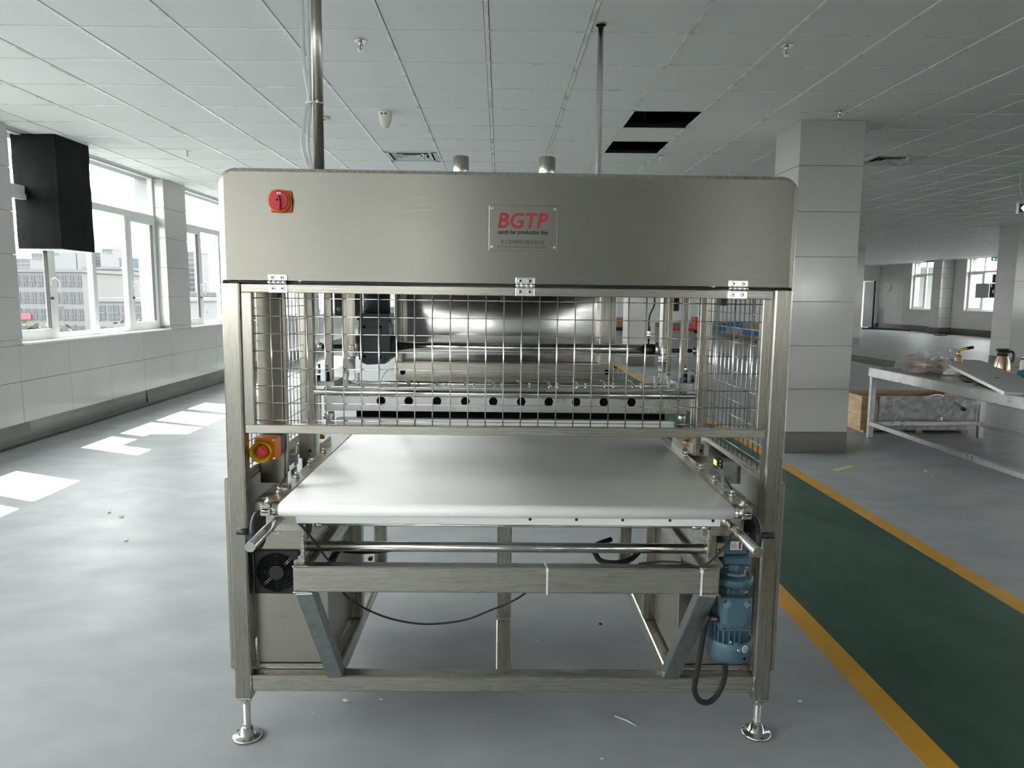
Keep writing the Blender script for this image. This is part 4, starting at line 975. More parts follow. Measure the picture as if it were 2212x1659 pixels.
# toggles and pins along the clamp table
hook = None
for k in range(9):
    px_ = 879+60.0*k; b0 = LY(px_+7, 838, 2.70); t0_ = LY(px_-2, 822, 2.69)
    part(MB().tube(curve_pts([b0, b0+Vector((-.002, 0, .010)), t0_, t0_+Vector((.010, 0, -.004)), b0+Vector((.010, 0, .002))], 4), .0026, 6), 'toggle_hook', 'zinc')
for k in range(10):
    px_ = 843+60.3*k; b0 = LY(px_, 840, 2.70)
    pn = part(MB().lathe((b0.x, 2.70, b0.z), [(.0042, 0), (.0042, .006), (.0025, .008), (.0025, .014), (.0048, .016), (.0048, .021), (.002, .023)], 12), 'toggle_pin', 'polish')
    bx((b0.x-.012, 2.695, b0.z-.008), (b0.x+.012, 2.715, b0.z), 'pin_base', 'dkmetal', .001, pn)
# sensor over the shaft collar
s0 = LY(1401, 735, 2.86)
sn = part(MB().cyl(s0, s0+Vector((0, 0, .052)), .0055, 12), 'proximity_sensor', 'brass')
for dz in (.018, .030): part(MB().cyl(s0+Vector((0, 0, dz)), s0+Vector((0, 0, dz+.005)), .010, 6, smooth=False), 'sensor_nut', 'polish', sn)
part(MB().cyl(s0-Vector((0, 0, .028)), s0, .003, 8), 'sensor_tip', 'dkmetal', sn)
bx((s0.x-.018, 2.852, s0.z+.023), (s0.x+.04, 2.868, s0.z+.026), 'sensor_bracket', 'steel', 0, sn)
part(MB().tube(curve_pts([s0+Vector((0, 0, .05)), s0+Vector((-.001, 0, .07)), LY(1404, 680, 2.86), LY(1413, 660, 2.86), LY(1414, 640, 2.86)]), .003, 6), 'sensor_cable', 'rubber', sn)
# rear hopper plate: bowed steel sheet in a frame
HY = 3.12
a, b_ = LY(868, 790, HY), LY(1300, 640, HY)
sh_ = MB(); nn = 14
grid = [[(a.x+(b_.x-a.x)*i/nn, HY+.045-.04*math.sin(math.pi*i/nn)*math.sin(math.pi*(.15+.7*j/6)), a.z+(HT-a.z)*j/6) for i in range(nn+1)] for j in range(7)]
sh_.add([p for r in grid for p in r], [(j*(nn+1)+i, j*(nn+1)+i+1, (j+1)*(nn+1)+i+1, (j+1)*(nn+1)+i) for j in range(6) for i in range(nn)], True)
hop = part(sh_, 'hopper_sheet', 'polish')
for (xa, xb) in ((853, 868), (1297, 1328)):
    p, q = LY(xa, 788, HY), LY(xb, 788, HY); bx((p.x, HY-.004, p.z), (q.x, HY+.10, HT), 'hopper_side', 'steel_v', .002, hop)
p, q = LY(853, 826, HY-.03), LY(1326, 788, HY-.03)
bx((p.x, HY-.03, p.z), (q.x, HY+.01, q.z), 'hopper_sill', 'steel', .002, hop)
for px_ in (870, 1311):
    c_ = LY(px_, 804, HY-.031); part(MB().cyl(c_, c_+Vector((0, .0015, 0)), .0125, 6, smooth=False), 'hex_hole', 'hole', hop)
for s in (-1, 1): bx((ORG.x+s*.47-.02, HY+.0, .70), (ORG.x+s*.47+.02, HY+.04, p.z), 'hopper_leg', 'steel_v', .002, hop)
# ------------------------------------------------------------------ ceiling fittings
def sprinkler(px_, py, label):
    p = WZ(px_, py-8, CEIL); t = thing('sprinkler', (p.x, p.y, CEIL), label, 'sprinkler', 'ceiling sprinklers')
    MB().lathe((0, 0, 0), [(.040, -.004), (.040, -.002), (.030, 0)], 24).build('flange', M['chrome'], t)
    MB().lathe((0, 0, 0), [(.009, -.030), (.013, -.020), (.013, -.003)], 16).build('body', M['chrome'], t)
    a = MB()
    for s in (-1, 1): a.tube([(s*.012, 0, -.022), (s*.016, 0, -.034), (s*.010, 0, -.052), (0, 0, -.060)], .003, 6)
    a.build('frame_arms', M['chrome'], t)
    MB().cyl((0, 0, -.054), (0, 0, -.028), .003, 8).build('glass_bulb', M['bulb'], t)
    MB().lathe((0, 0, 0), [(.016, -.064), (.016, -.062), (.004, -.060)], 16).build('deflector', M['chrome'], t)
sprinkler(778, 96, 'sprinkler on the ceiling left of the smoke detector, right of the steel pipe')
sprinkler(1699, 106, 'sprinkler high on the ceiling in front of the near column')
sprinkler(1815, 247, 'sprinkler right above the top of the near column')
sprinkler(404, 335, 'sprinkler on the ceiling nearest the left windows')
sprinkler(916, 342, 'sprinkler beside the square ceiling vent above the hood')
sprinkler(1428, 344, 'sprinkler just beyond the two missing ceiling tiles')
sprinkler(1962, 344, 'sprinkler at the edge of the vent right of the near column')
p = WZ(832, 242, CEIL)
t = thing('smoke_detector', (p.x, p.y, CEIL), 'white cone shaped detector on the ceiling above the hood', 'detector')
MB().lathe((0, 0, 0), [(.012, -.135), (.030, -.125), (.046, -.09), (.056, -.045), (.058, -.010), (.060, -.004), (.060, 0)], 28).build('housing', M['offwhite'], t)
MB().box((-.03, -.0575, -.030), (-.012, -.050, -.018)).box((.004, -.0585, -.030), (.020, -.050, -.016)).build('printed_label', M['textgry'], t)
p = WZ(700, 253, CEIL)
t = thing('round_detector', (p.x, p.y, CEIL), 'small flat cream disc on the ceiling right behind the steel pipe', 'detector')
MB().lathe((0, 0, 0), [(.040, -.022), (.052, -.016), (.055, 0)], 24).build('disc', M['offwhite'], t)
MB().lathe((0, 0, 0), [(.012, -.025), (.014, -.021)], 12).build('sensor_window', M['textgry'], t)
p = WZ(2008, 411, CEIL)
t = thing('round_downlight', (p.x, p.y, CEIL), 'shallow white ring on the far ceiling left of the exit sign', 'light fitting')
MB().lathe((0, 0, 0), [(.09, -.012), (.11, -.010), (.115, 0)], 28).build('ring', M['paintw'], t)
MB().lathe((0, 0, 0), [(.085, -.0135), (.085, -.012)], 28).build('lens', M['offwhite'], t)
def vent(ij, label):
    x, y = CX0+P*ij[0], CY0+P*ij[1]
    t = thing('ceiling_vent', (x+P/2, y+P/2, CEIL), label, 'vent', 'square ceiling vents')
    for k in range(4):
        Mz = Matrix.Rotation(math.pi/2*k, 4, 'Z'); f = MB()
        f.obox(Mz @ Matrix.Translation((0, -.265, -.004)), (.584, .05, .008)); f.build('vent_frame', M['paintw'], t)
        for q in range(3):
            h = .22-.065*q
            s = MB(); s.add([Mz @ Vector(v) for v in ((-h, -h, -.006), (h, -h, -.006), (h-.05, -h+.05, .016), (-h+.05, -h+.05, .016), (-h, -h, -.003), (h, -h, -.003), (h-.05, -h+.05, .019), (-h+.05, -h+.05, .019))], [(0,1,2,3),(4,7,6,5),(0,4,5,1),(3,2,6,7)])
            s.build('vent_blade', M['paintw'], t)
    MB().box((-.29, -.29, .10), (.29, .29, .11)).build('vent_box', M['dkmetal'], t)
vent(cell(-1.05, 8.38), 'square ceiling vent seen over the middle of the hood')
vent(cell(4.25, 8.38), 'square ceiling vent seen right of the near column')
# steel conduit rising from the hood with clear hoses strapped to it
pb_ = LY(689, 361, 2.62); base = RM @ Vector((pb_.x, 2.62, HZ1+.001))
dirv = RM @ Vector((0, 0, 1))
t = thing('steel_conduit', base, 'shiny steel pipe with clear hoses rising from the hood to the ceiling', 'pipe', rot=(0, TH, 0))
Lp = (CEIL-base.z)/dirv.z-.001
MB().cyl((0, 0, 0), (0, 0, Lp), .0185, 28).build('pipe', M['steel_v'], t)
def cz(py): return LY(688, py, 2.62).z-pb_.z
MB().tube(curve_pts([(-.016, -.012, .0), (-.022, -.016, cz(330)), (-.040, -.020, cz(298)), (-.050, -.020, cz(260)), (-.036, -.018, cz(190)), (-.022, -.018, cz(178)), (-.034, -.020, cz(120)), (-.042, -.02, cz(60)), (-.040, -.02, Lp*.7), (-.026, -.01, Lp)]), .0075, 10).build('clear_hose', M['clear'], t)
MB().tube(curve_pts([(-.010, -.018, .0), (-.016, -.020, cz(330)), (-.027, -.022, cz(290)), (-.030, -.022, cz(240)), (-.020, -.022, cz(178)), (-.022, -.024, cz(100)), (-.022, -.024, Lp*.7), (-.012, -.02, Lp)]), .006, 10).build('clear_hose', M['clear'], t)
for py, wx in ((177, .040), (332, .034)):
    z = cz(py); mb = MB()
    mb.tube([(-.009+math.cos(a)*(.029 if py == 177 else .024), -.004+math.sin(a)*.026, z) for a in [2*math.pi*k/24 for k in range(25)]], .0028, 6, False)
    mb.box((.002, -.036, z-.005), (.010, -.028, z+.005), .001); mb.build('cable_tie', M['tie'], t)
p = WZ(1298, 52, CEIL)
t = thing('air_pipe', (p.x, p.y, 1.05), 'thin steel pipe dropping from the ceiling behind the right half of the hood', 'pipe')
MB().cyl((0, 0, 0), (0, 0, CEIL-1.05-.001), .0165, 20).build('pipe', M['zinc'], t)
MB().lathe((0, 0, CEIL-1.05), [(.030, -.006), (.030, -.001)], 20).build('ceiling_collar', M['steel'], t)
MB().lathe((0, 0, 0), [(.020, -.002), (.020, .03), (.017, .035)], 6, smooth=False).build('end_fitting', M['brass'], t)
MB().bar((0, .0, .02), (0, -.8, .02), .03, .03, .003).build('wall_bracket', M['steel'], t)
# black insulated duct box in front of the first window
t = thing('duct_box', (-4.582, 7.71, 1.88), 'matte black insulated box hanging from the ceiling in front of the left window', 'duct box')
hx_, hy_ = .218, .29
o4 = MB(); nz = 9
rows = []
for j in range(nz+1):
    z = (CEIL-1.88-.002)*j/nz; w = .004*math.sin(j*1.7); e = .003*math.cos(j*2.3)
    rows.append([(-hx_, -hy_+e, z), (hx_+w-.012, -hy_+e, z), (hx_+w, -hy_+.012+e, z), (hx_+w, hy_+w, z), (-hx_, hy_+w, z)])
o4.add([p_ for r in rows for p_ in r], [(j*5+i, j*5+(i+1) % 5, (j+1)*5+(i+1) % 5, (j+1)*5+i) for j in range(nz) for i in range(5)]+[tuple(nz*5+i for i in range(5))])
o4.build('insulation', M['duct'], t)
MB().box((hx_-.028, -hy_-.004, .005), (hx_+.004, -hy_+.028, CEIL-1.89), .006).build('corner_tape', M['duct'], t)
MB().box((-hx_+.004, -hy_+.004, -.004), (hx_-.004, hy_-.004, .001)).build('bottom_board', M['paintw'], t)
MB().tube([(hx_-.01, hy_+.003, .02), (hx_-.012, hy_+.003, .5), (hx_-.01, hy_+.003, 1.08)], .006, 6).build('edge_tape', M['duct'], t)
# ------------------------------------------------------------------ steel table and what lies on it
TZ = .73; tx0_, tx1_, ty0_, ty1_ = 3.80, 5.02, 4.35, 7.37
t = thing('steel_table', ((tx0_+tx1_)/2, (ty0_+ty1_)/2, 0), 'long galvanised steel table at the right edge with tools and packages on it', 'table')
o_ = Vector(((tx0_+tx1_)/2, (ty0_+ty1_)/2, 0))
def tpart(mb, n_, m_): return mb.build(n_, M[m_], t, org=o_)
tpart(MB().box((tx0_, ty0_, TZ-.004), (tx1_, ty1_, TZ), .001), 'tabletop', 'galv')
for a, b_ in (((tx0_, ty0_, TZ-.095), (tx0_+.03, ty1_, TZ-.004)), ((tx1_-.03, ty0_, TZ-.095), (tx1_, ty1_, TZ-.004)), ((tx0_, ty1_-.03, TZ-.095), (tx1_, ty1_, TZ-.004)), ((tx0_, ty0_, TZ-.095), (tx1_, ty0_+.03, TZ-.004))): tpart(MB().box(a, b_, .004), 'apron', 'galv')
for x in (tx0_+.01, tx1_-.06):
    for y in (ty0_+.02, ty1_-.07): tpart(MB().box((x, y, 0), (x+.05, y+.05, TZ-.09), .004), 'leg', 'galv')
ZS = .13
for x in (tx0_+.012, tx1_-.058): tpart(MB().box((x, ty0_+.06, ZS), (x+.045, ty1_-.06, ZS+.045), .003), 'stretcher', 'galv')
for y in (ty0_+.025, ty1_-.065): tpart(MB().box((tx0_+.05, y, ZS), (tx1_-.05, y+.04, ZS+.045), .003), 'stretcher', 'galv')
def blob(name, c_, r, m_, seed, parent=None, amp=.25, n1=14, n2=9, flat=0.0, sharp=2.6):
    rnd = random.Random(seed); mb = MB(); vs = []
    ph = [(rnd.uniform(0, 6.28), rnd.uniform(0, 6.28), rnd.randint(2, 5), rnd.randint(2, 4)) for _ in range(5)]
    for j in range(n2+1):
        v = math.pi*j/n2
        for i in range(n1):
            u = 2*math.pi*i/n1
            d = 1+amp*sum(math.sin(a+u*k1)*math.sin(b_+v*k2) for a, b_, k1, k2 in ph)/sharp+rnd.uniform(-.5, .5)*amp*.35
            vs.append((c_[0]+r[0]*d*math.sin(v)*math.cos(u), c_[1]+r[1]*d*math.sin(v)*math.sin(u), max(c_[2]-r[2]*d*math.cos(v), flat)))
    mb.add(vs, [(j*n1+i, j*n1+(i+1) % n1, (j+1)*n1+(i+1) % n1, (j+1)*n1+i) for j in range(n2) for i in range(n1)], False)
    return mb.build(name, M[m_], parent)
p = WZ(1990, 806, TZ); p = Vector((4.03, 6.80, TZ))
t = thing('wrapped_package', p, 'brown carton in crumpled clear plastic at the far left end of the table', 'package')
MB().obox(Matrix.Translation((.02, 0, .075)) @ Matrix.Rotation(.5, 4, 'Z'), (.25, .19, .11), .003).build('carton', M['cardboard'], t)
blob('plastic_wrap', (0, 0, .085), (.23, .19, .095), 'bag', 5, t, .34, 26, 14, .001)
# leaning foam board resting on a small cardboard block
A = Vector((4.00, 5.55, TZ+.022)); 
q1 = WY(2022, 773, 7.1); q2 = WY(2118, 778, 7.15); q3 = WZ(2170, 846, TZ+.02); q4 = Vector((4.75, 5.45, TZ+.02))
t = thing('foam_board', ((q1+q2+q3+q4)/4).to_tuple()[:2]+(TZ,), 'grey faced white foam board leaning across the table', 'foam board')
oB = Vector(((q1+q2+q3+q4)/4).to_tuple()[:2]+(TZ,))
q4 = q3+(q2-q1); nb = (q2-q1).cross(q3-q1).normalized()
if nb.z < 0: nb = -nb
fb = MB(); vs8 = [v-nb*.026 for v in (q1, q2, q4, q3)]+[v-nb*.003 for v in (q1, q2, q4, q3)]
fb.add(vs8, [(0,1,2,3),(4,7,6,5),(0,4,5,1),(1,5,6,2),(2,6,7,3),(3,7,4,0)]); fb.build('foam_core', M['foamw'], t, org=oB)
fb = MB(); vs8 = [v-nb*.003 for v in (q1, q2, q4, q3)]+[v for v in (q1, q2, q4, q3)]
fb.add(vs8, [(0,1,2,3),(4,7,6,5),(0,4,5,1),(1,5,6,2),(2,6,7,3),(3,7,4,0)]); fb.build('grey_facing', M['foam'], t, org=oB)
bc = WZ(2092, 829, TZ)
t = thing('cardboard_block', (4.12, 6.02, TZ), 'small open brown carton propping the foam board', 'box')
MB().obox(Matrix.Translation((.02, 0, .024)) @ Matrix.Rotation(-.2, 4, 'Z'), (.12, .10, .048), .002).build('carton', M['cardboard'], t)
MB().obox(Matrix.Translation((-.085, .05, .012)) @ Matrix.Rotation(.12, 4, 'Y'), (.12, .10, .004)).build('flap', M['cardboard'], t)
p = Vector((4.42, 6.55, TZ)); p = WY(2069, 790, 6.95)
t = thing('gas_torch', (p.x, p.y, TZ), 'brass blow torch screwed on a printed gas can behind the foam board', 'torch')
MB().lathe((0, 0, 0), [(.033, 0), (.034, .004), (.034, .135), (.030, .15), (.016, .16), (.014, .165)], 22).build('gas_can', M['can'], t)
MB().lathe((0, 0, 0), [(.016, .165), (.018, .170), (.018, .185), (.012, .19), (.010, .20)], 16).build('valve', M['brass'], t)
MB().cyl((-.06, 0, .205), (.02, 0, .215), .009, 12).cyl((.0, 0, .212), (.13, 0, .236), .013, 14).build('burner_tube', M['brass'], t)
MB().cyl((.075, 0, .226), (.135, 0, .237), .016, 14).build('flame_nozzle', M['dkmetal'], t)
MB().cyl((-.085, 0, .203), (-.06, 0, .205), .012, 10).build('knob', M['polish'], t)
p = WY(2163, 800, 6.70)
t = thing('vacuum_jug', (p.x, p.y, TZ), 'copper coloured vacuum jug with black lid and handle on the table', 'jug')
MB().lathe((0, 0, 0), [(.070, 0), (.074, .01), (.072, .06), (.058, .13), (.046, .17), (.044, .18)], 28).build('jug_body', M['copper'], t)
MB().lathe((0, 0, 0), [(.046, .178), (.042, .20), (.044, .222), (.056, .228), (.056, .238), (.040, .242)], 28).build('jug_lid', M['black'], t)
MB().tube(curve_pts([(.046, 0, .205), (.085, 0, .215), (.105, 0, .19), (.102, 0, .14), (.095, 0, .11)]), [.011]*24+[.009], 10).build('jug_handle', M['black'], t)
MB().box((-.066, -.015, .222), (-.04, .015, .232), .003).build('jug_spout', M['black'], t)
p = WY(2207, 808, 6.45)
t = thing('spray_bottle', (p.x+.01, p.y, TZ), 'clear bottle with copper cap at the right frame edge on the table', 'bottle')
MB().lathe((0, 0, 0), [(.028, 0), (.030, .01), (.030, .14), (.018, .16)], 20).build('bottle_body', M['offwhite'], t)
MB().lathe((0, 0, 0), [(.020, .16), (.020, .185), (.018, .19)], 18).build('cap', M['copper'], t)
t = thing('teal_cloth', (4.78, 6.05, TZ), 'crumpled teal cloth lying behind the foam board on the table', 'cloth')
blob('cloth_fold', (0, 0, .05), (.30, .26, .10), 'cloth', 11, t, .22, 22, 12, .001)
t = thing('plastic_scrap', (4.13, 5.28, TZ), 'crumpled clear plastic scrap at the near foot of the foam board', 'plastic')
blob('crumpled_film', (0, 0, .04), (.14, .10, .05), 'bag', 21, t, .4, 20, 10, .001)
t = thing('rag', (4.25, 6.62, TZ), 'pale folded rag under the raised end of the foam board', 'rag')
blob('folded_rag', (0, 0, .03), (.13, .12, .045), 'foam', 31, t, .2, 16, 8, .001)
# crate on the floor behind the table
c0, c1, yc0, yc1, zc1 = 3.86, 5.09, 7.58, 8.12, .40
t = thing('wooden_crate', ((c0+c1)/2, (yc0+yc1)/2, 0), 'open plywood crate wrapped in bubble film on the floor behind the table', 'crate')
oc = Vector(((c0+c1)/2, (yc0+yc1)/2, 0))
for nme, a, b_ in (('side_board', (c0, yc0, .05), (c1, yc0+.02, zc1)), ('side_board', (c0, yc1-.02, .05), (c1, yc1, zc1)), ('end_board', (c0, yc0+.02, .05), (c0+.02, yc1-.02, zc1)), ('end_board', (c1-.02, yc0+.02, .05), (c1, yc1-.02, zc1)), ('bottom_board', (c0, yc0, .03), (c1, yc1, .05))):
    MB().box(a, b_, .002).build(nme, M['wood'], t, org=oc)
for x in (c0+.05, (c0+c1)/2, c1-.12): MB().box((x, yc0+.02, 0), (x+.07, yc1-.02, .03)).build('runner', M['wood'], t, org=oc)
fm = MB(); nx_, nz_ = 30, 8; rnd = random.Random(3)
vs = [(c0+.18+(c1-c0-.17)*i/nx_, yc0-.004-rnd.uniform(.002, .022), .04+(zc1-.035)*j/nz_) for j in range(nz_+1) for i in range(nx_+1)]
fm.add(vs, [(j*(nx_+1)+i, j*(nx_+1)+i+1, (j+1)*(nx_+1)+i+1, (j+1)*(nx_+1)+i) for j in range(nz_) for i in range(nx_)]); fm.build('bubble_wrap', M['bubble'], t, org=oc)
blob('loose_film', (c0+.12-oc.x, yc0-.01-oc.y, .22), (.05, .03, .17), 'bag', 8, t, .3, 14, 10)
h0, h1 = WY(2020, 853, 7.75), WY(2082, 884, 7.52)
t = thing('steel_hose', (WY(2050, 855, 7.7).x, 7.7, .39), 'braided steel hose hanging over the front edge of the crate', 'hose')
oh = t.location.copy()
MB().tube(curve_pts([WY(2005, 857, 7.9), WY(2030, 853, 7.72), WY(2052, 862, 7.58), WY(2082, 884, 7.53)]), .011, 10).build('braid', M['polish'], t, org=oh)
MB().cyl(WY(2078, 881, 7.53), WY(2084, 886, 7.53), .017, 8).build('hose_nut', M['dkmetal'], t, org=oh)
# small litter on the floor
pA, pB = WZ(1805, 1016, 0), WZ(1840, 1007, 0)
c_ = (pA+pB)/2; MBx = MB().obox(Matrix.Translation((0, 0, .002)) @ Matrix.Rotation(math.atan2((pB-pA).y, (pB-pA).x), 4, 'Z'), ((pB-pA).length, .055, .003))
tag(MBx.build('card_strip', M['strip'], None, loc=(c_.x, c_.y, 0)), 'pale yellow strip of card on the floor in front of the near column', 'card strip')
pA, pB = WZ(1328, 1548, 0), WZ(1375, 1569, 0)
c_ = (pA+pB)/2; mid = Vector((.004, .003, .0025))
tag(MB().tube([pA-c_+Vector((0, 0, .0022)), mid, pB-c_+Vector((0, 0, .0022))], [.0018, .0022, .0012], 6).build('nylon_offcut', M['tie'], None, loc=(c_.x, c_.y, 0)), 'thin white cable tie offcut on the floor under the machine front', 'offcut')
deb = [(748, 1515, .010), (823, 1512, .005), (873, 1394, .005), (1160, 1385, .004), (1297, 1349, .006), (1980, 1018, .008), (2000, 1018, .009), (2014, 1028, .008), (235, 1108, .010), (262, 1117, .012), (272, 1168, .009), (1728, 1516, .006), (675, 1540, .003), (1300, 1640, .004)]
CR = ['largest plaster crumb just below the left end of the bottom beam', 'small crumb below the bottom beam, right of the largest one', 'tiny crumb between the left brace and the hanging cable', 'tiny crumb between the centre rail and the right brace', 'black speck under the machine near the right brace',
      'left of the white chips near the table stretcher', 'middle one of the white chips near the table stretcher', 'right one of the white chips near the table stretcher', 'white crumb nearest the sunlit patches on the left floor', 'white crumb just right of the one near the sunlit patches', 'white crumb on the left floor below the two others',
      'white chip right of the right levelling foot', 'tiny crumb right above the left levelling foot', 'tiny crumb at the bottom middle of the floor']
for k, (x, y, r) in enumerate(deb):
    p = WZ(x, y, 0); o = blob('plaster_crumb', (0, 0, r*.45), (r*1.3, r*.8, r*.5), 'hole' if k == 4 else 'offwhite', 40+k, None, .35, 8, 5, 0.0); o.location = (p.x, p.y, 0)
    tag(o, CR[k], 'crumb', 'crumbs scattered on the floor')
# ------------------------------------------------------------------ far right corner of the hall
def exit_sign(px0, py0, px1, py1, ptop, Y, label, arrow):
    a, b_ = WY(px0, py1, Y), WY(px1, py0, Y); top = WY(ptop[0], ptop[1], Y)
    t = thing('exit_sign', ((a.x+b_.x)/2, Y, a.z), label, 'exit sign'); o = t.location.copy()
    MB().box((a.x, Y-.02, a.z), (b_.x, Y+.02, b_.z), .004).build('sign_box', M['galv'], t, org=o)
    MB().box((a.x+.012, Y-.0215, a.z+.012), (b_.x-.012, Y-.02, b_.z-.012)).build('sign_face', M['signblk'], t, org=o)
    cx, cz2, s = a.x+(b_.x-a.x)*.3, (a.z+b_.z)/2, (b_.z-a.z)*.30
    MB().prism([(cx-s, cz2), (cx, cz2+s), (cx+s*.25, cz2+s*.8), (cx-s*.25, cz2+s*.25), (cx+s*1.1, cz2+s*.25), (cx+s*1.1, cz2-s*.25), (cx-s*.25, cz2-s*.25), (cx+s*.25, cz2-s*.8), (cx, cz2-s)], Y-.0225, Y-.0214, 'Y').build('arrow', M['exit'], t, org=o)
    rx = a.x+(b_.x-a.x)*.72
    mm = MB(); mm.lathe((rx+s*.2, Y-.0222, cz2+s*.75), [(s*.22, 0), (s*.22, .001)], 10, 'Y')
    mm.prism([(rx-s*.1, cz2+s*.5), (rx+s*.3, cz2+s*.45), (rx+s*.1, cz2-s*.1), (rx+s*.4, cz2-s*.8), (rx+s*.15, cz2-s*.9), (rx-s*.1, cz2-s*.3), (rx-s*.5, cz2-s*.8), (rx-s*.7, cz2-s*.6), (rx-s*.2, cz2-s*.05)], Y-.0224, Y-.0212, 'Y')
    mm.build('running_figure', M['exit'], t, org=o)
    MB().tube([(top.x, Y, CEIL-.0), (top.x-.004, Y, (CEIL+b_.z)/2), (a.x+(b_.x-a.x)*.35, Y, b_.z)], .004, 6).build('sign_cable', M['offwhite'], t, org=o)
exit_sign(2196, 438, 2240, 462, (2206, 372), WZ(2206, 372, CEIL).y, 'hanging exit sign with green arrow cut off by the right frame edge', 1)
exit_sign(2141, 555, 2158, 564, (2147, 540), 20.0, 'small distant exit sign hanging in front of the far window', 1)
def facex(px0, py0, px1, py1, X): return WX(px0, py1, X), WX(px1, py0, X)
# open electrical cabinet, conduit box and black pipe on the right wall
X_ = XR-.02
a, b_ = facex(2120, 612, 2150, 644, X_)
t = thing('electrical_cabinet', (XR-.13, (a.y+b_.y)/2-.8, a.z), 'open grey electrical cabinet on the far right wall below the window edge', 'cabinet'); o = t.location.copy()
y_d = a.y; y_h = WX(2150, 630, X_).y; y_e = WX(2173, 630, X_).y; z0_, z1_ = a.z, b_.z
MB().box((XR-.26, y_e, z0_), (XR-.003, y_h-.01, z1_), .004).build('cabinet_box', M['boxgrey'], t, org=o)
MB().box((XR-.28, y_h, z0_), (XR-.25, y_d, z1_), .004).build('cabinet_door', M['boxgrey'], t, org=o)
MB().box((XR-.268, y_e+.05, z0_+.05), (XR-.26, y_h-.06, z1_-.05)).build('cabinet_inside', M['dkmetal'], t, org=o)
for k in range(6):
    yy = y_e+.16+.12*(k % 3); zc_ = z0_+.18+.22*(k//3)
    MB().box((XR-.275, yy, zc_), (XR-.266, yy+.07, zc_+.12)).build('breaker', M['sticker' if k % 2 else 'banner'], t, org=o)
yc_ = WX(2163, 600, X_).y
t = thing('junction_box', (XR-.12, yc_, WX(2165, 611, X_).z), 'dark grey junction box above the electrical cabinet', 'junction box'); o = t.location.copy(); zt = WX(2165, 592, X_).z
MB().box((XR-.22, yc_-.25, o.z+.002), (XR-.003, yc_+.2, zt), .006).build('box_body', M['gearbox'], t, org=o)
MB().box((XR-.226, yc_-.20, o.z+.05), (XR-.22, yc_+.15, zt-.05), .002).build('box_lid', M['gearbox'], t, org=o)
MB().box((XR-.15, yc_-.13, zt), (XR-.02, yc_+.02, CEIL-.004), .01).build('riser_duct', M['gearbox'], t, org=o)
a, b_ = facex(2001, 608, 2021, 562, XR-.35)
t = thing('far_duct_box', (XR-.2, (a.y+b_.y)/2, a.z), 'black insulated box hanging in front of the far left window', 'duct box'); o = t.location.copy()
MB().box((XR-.40, b_.y, a.z), (XR-.03, a.y, CEIL-.03), .02).build('insulation', M['duct'], t, org=o)
MB().box((XR-.38, b_.y+.02, a.z-.004), (XR-.05, a.y-.02, a.z)).build('bottom_board', M['paintw'], t, org=o)
p = WX(1920, 620, XR)
t = thing('wall_disc', (XR-.002, p.y, p.z), 'round white wall fan cover near the far doorway corner', 'wall fitting')
MB().lathe((0, 0, 0), [(.20, 0), (.19, -.05), (.14, -.08), (.02, -.09)], 24, 'X').build('cover', M['paintw'], t)
MB().lathe((0, 0, 0), [(.05, -.085), (.04, -.11), (.01, -.12)], 16, 'X').build('hub', M['offwhite'], t)
def floor_cable(pxs, r, label):
    pts = [WZ(x, y, 0)+Vector((0, 0, r)) for x, y in pxs]
    for q in pts: q.x = min(q.x, XR-.4); q.y = min(q.y, YF-.6)
    c_ = sum(pts, Vector())/len(pts); c_.z = 0
    tag(MB().tube(curve_pts([q-c_ for q in pts], 5), r, 6).build('floor_cable', M['rubber'], None, loc=c_), label, 'cable')
floor_cable([(1862, 711), (1900, 712), (1950, 714), (2000, 716), (2022, 716)], .03, 'black cable lying straight across the far floor, nearer of two')
floor_cable([(1862, 708), (1920, 709), (1980, 711), (2015, 713)], .03, 'black cable lying straight across the far floor, farther of two')
floor_cable([(2018, 724), (2040, 726), (2075, 723), (2120, 721), (2080, 720), (2110, 723), (2150, 724)], .02, 'tangled black cable heaped on the far floor below the cabinet')
pw = [WX(2172, 638, XR-.27), WX(2166, 655, XR-.5), WX(2160, 690, XR-.6), WX(2150, 715, XR-.8)]; pw.append(Vector((XR-.9, pw[-1].y, .02))); c_ = Vector((pw[0].x, pw[0].y, 0))
tag(MB().tube(curve_pts([q-c_ for q in pw]), .018, 6).build('drop_cable', M['rubber'], None, loc=c_), 'black cable hanging from the open electrical cabinet to the floor', 'cable')
# pallet, red trolley and blue crates seen through the mesh
p = WZ(1340, 713, 0)
t = thing('pallet_load', (p.x, p.y, 0), 'cartons on a dark pallet far behind the machine, seen through the mesh', 'pallet')
MB().box((-.7, -.5, 0), (.7, .5, .14), .01).build('pallet', M['dkmetal'], t)
MB().box((-.6, -.45, .14), (.1, .4, .55), .01).build('carton', M['cardboard'], t); MB().box((.12, -.4, .14), (.6, .3, .42), .01).build('carton', M['foamw'], t)
p = WZ(1476, 720, 0)
t = thing('red_trolley', (p.x, p.y, 0), 'red hand pallet truck far behind the machine right side', 'trolley')
MB().box((-.9, -.3, .12), (.35, .3, .22), .02).build('forks', M['redpaint'], t)
MB().box((.35, -.28, .12), (.75, .28, .65), .04).build('pump_housing', M['redpaint'], t)
MB().tube([(.62, 0, .6), (.72, 0, 1.2), (.72, -.2, 1.25), (.72, .2, 1.25)], .025, 8).build('handle', M['dkmetal'], t)
for x in (-.8, .55): MB().cyl((x, -.2, .09), (x, .2, .09), .09, 14).build('wheel', M['black'], t)
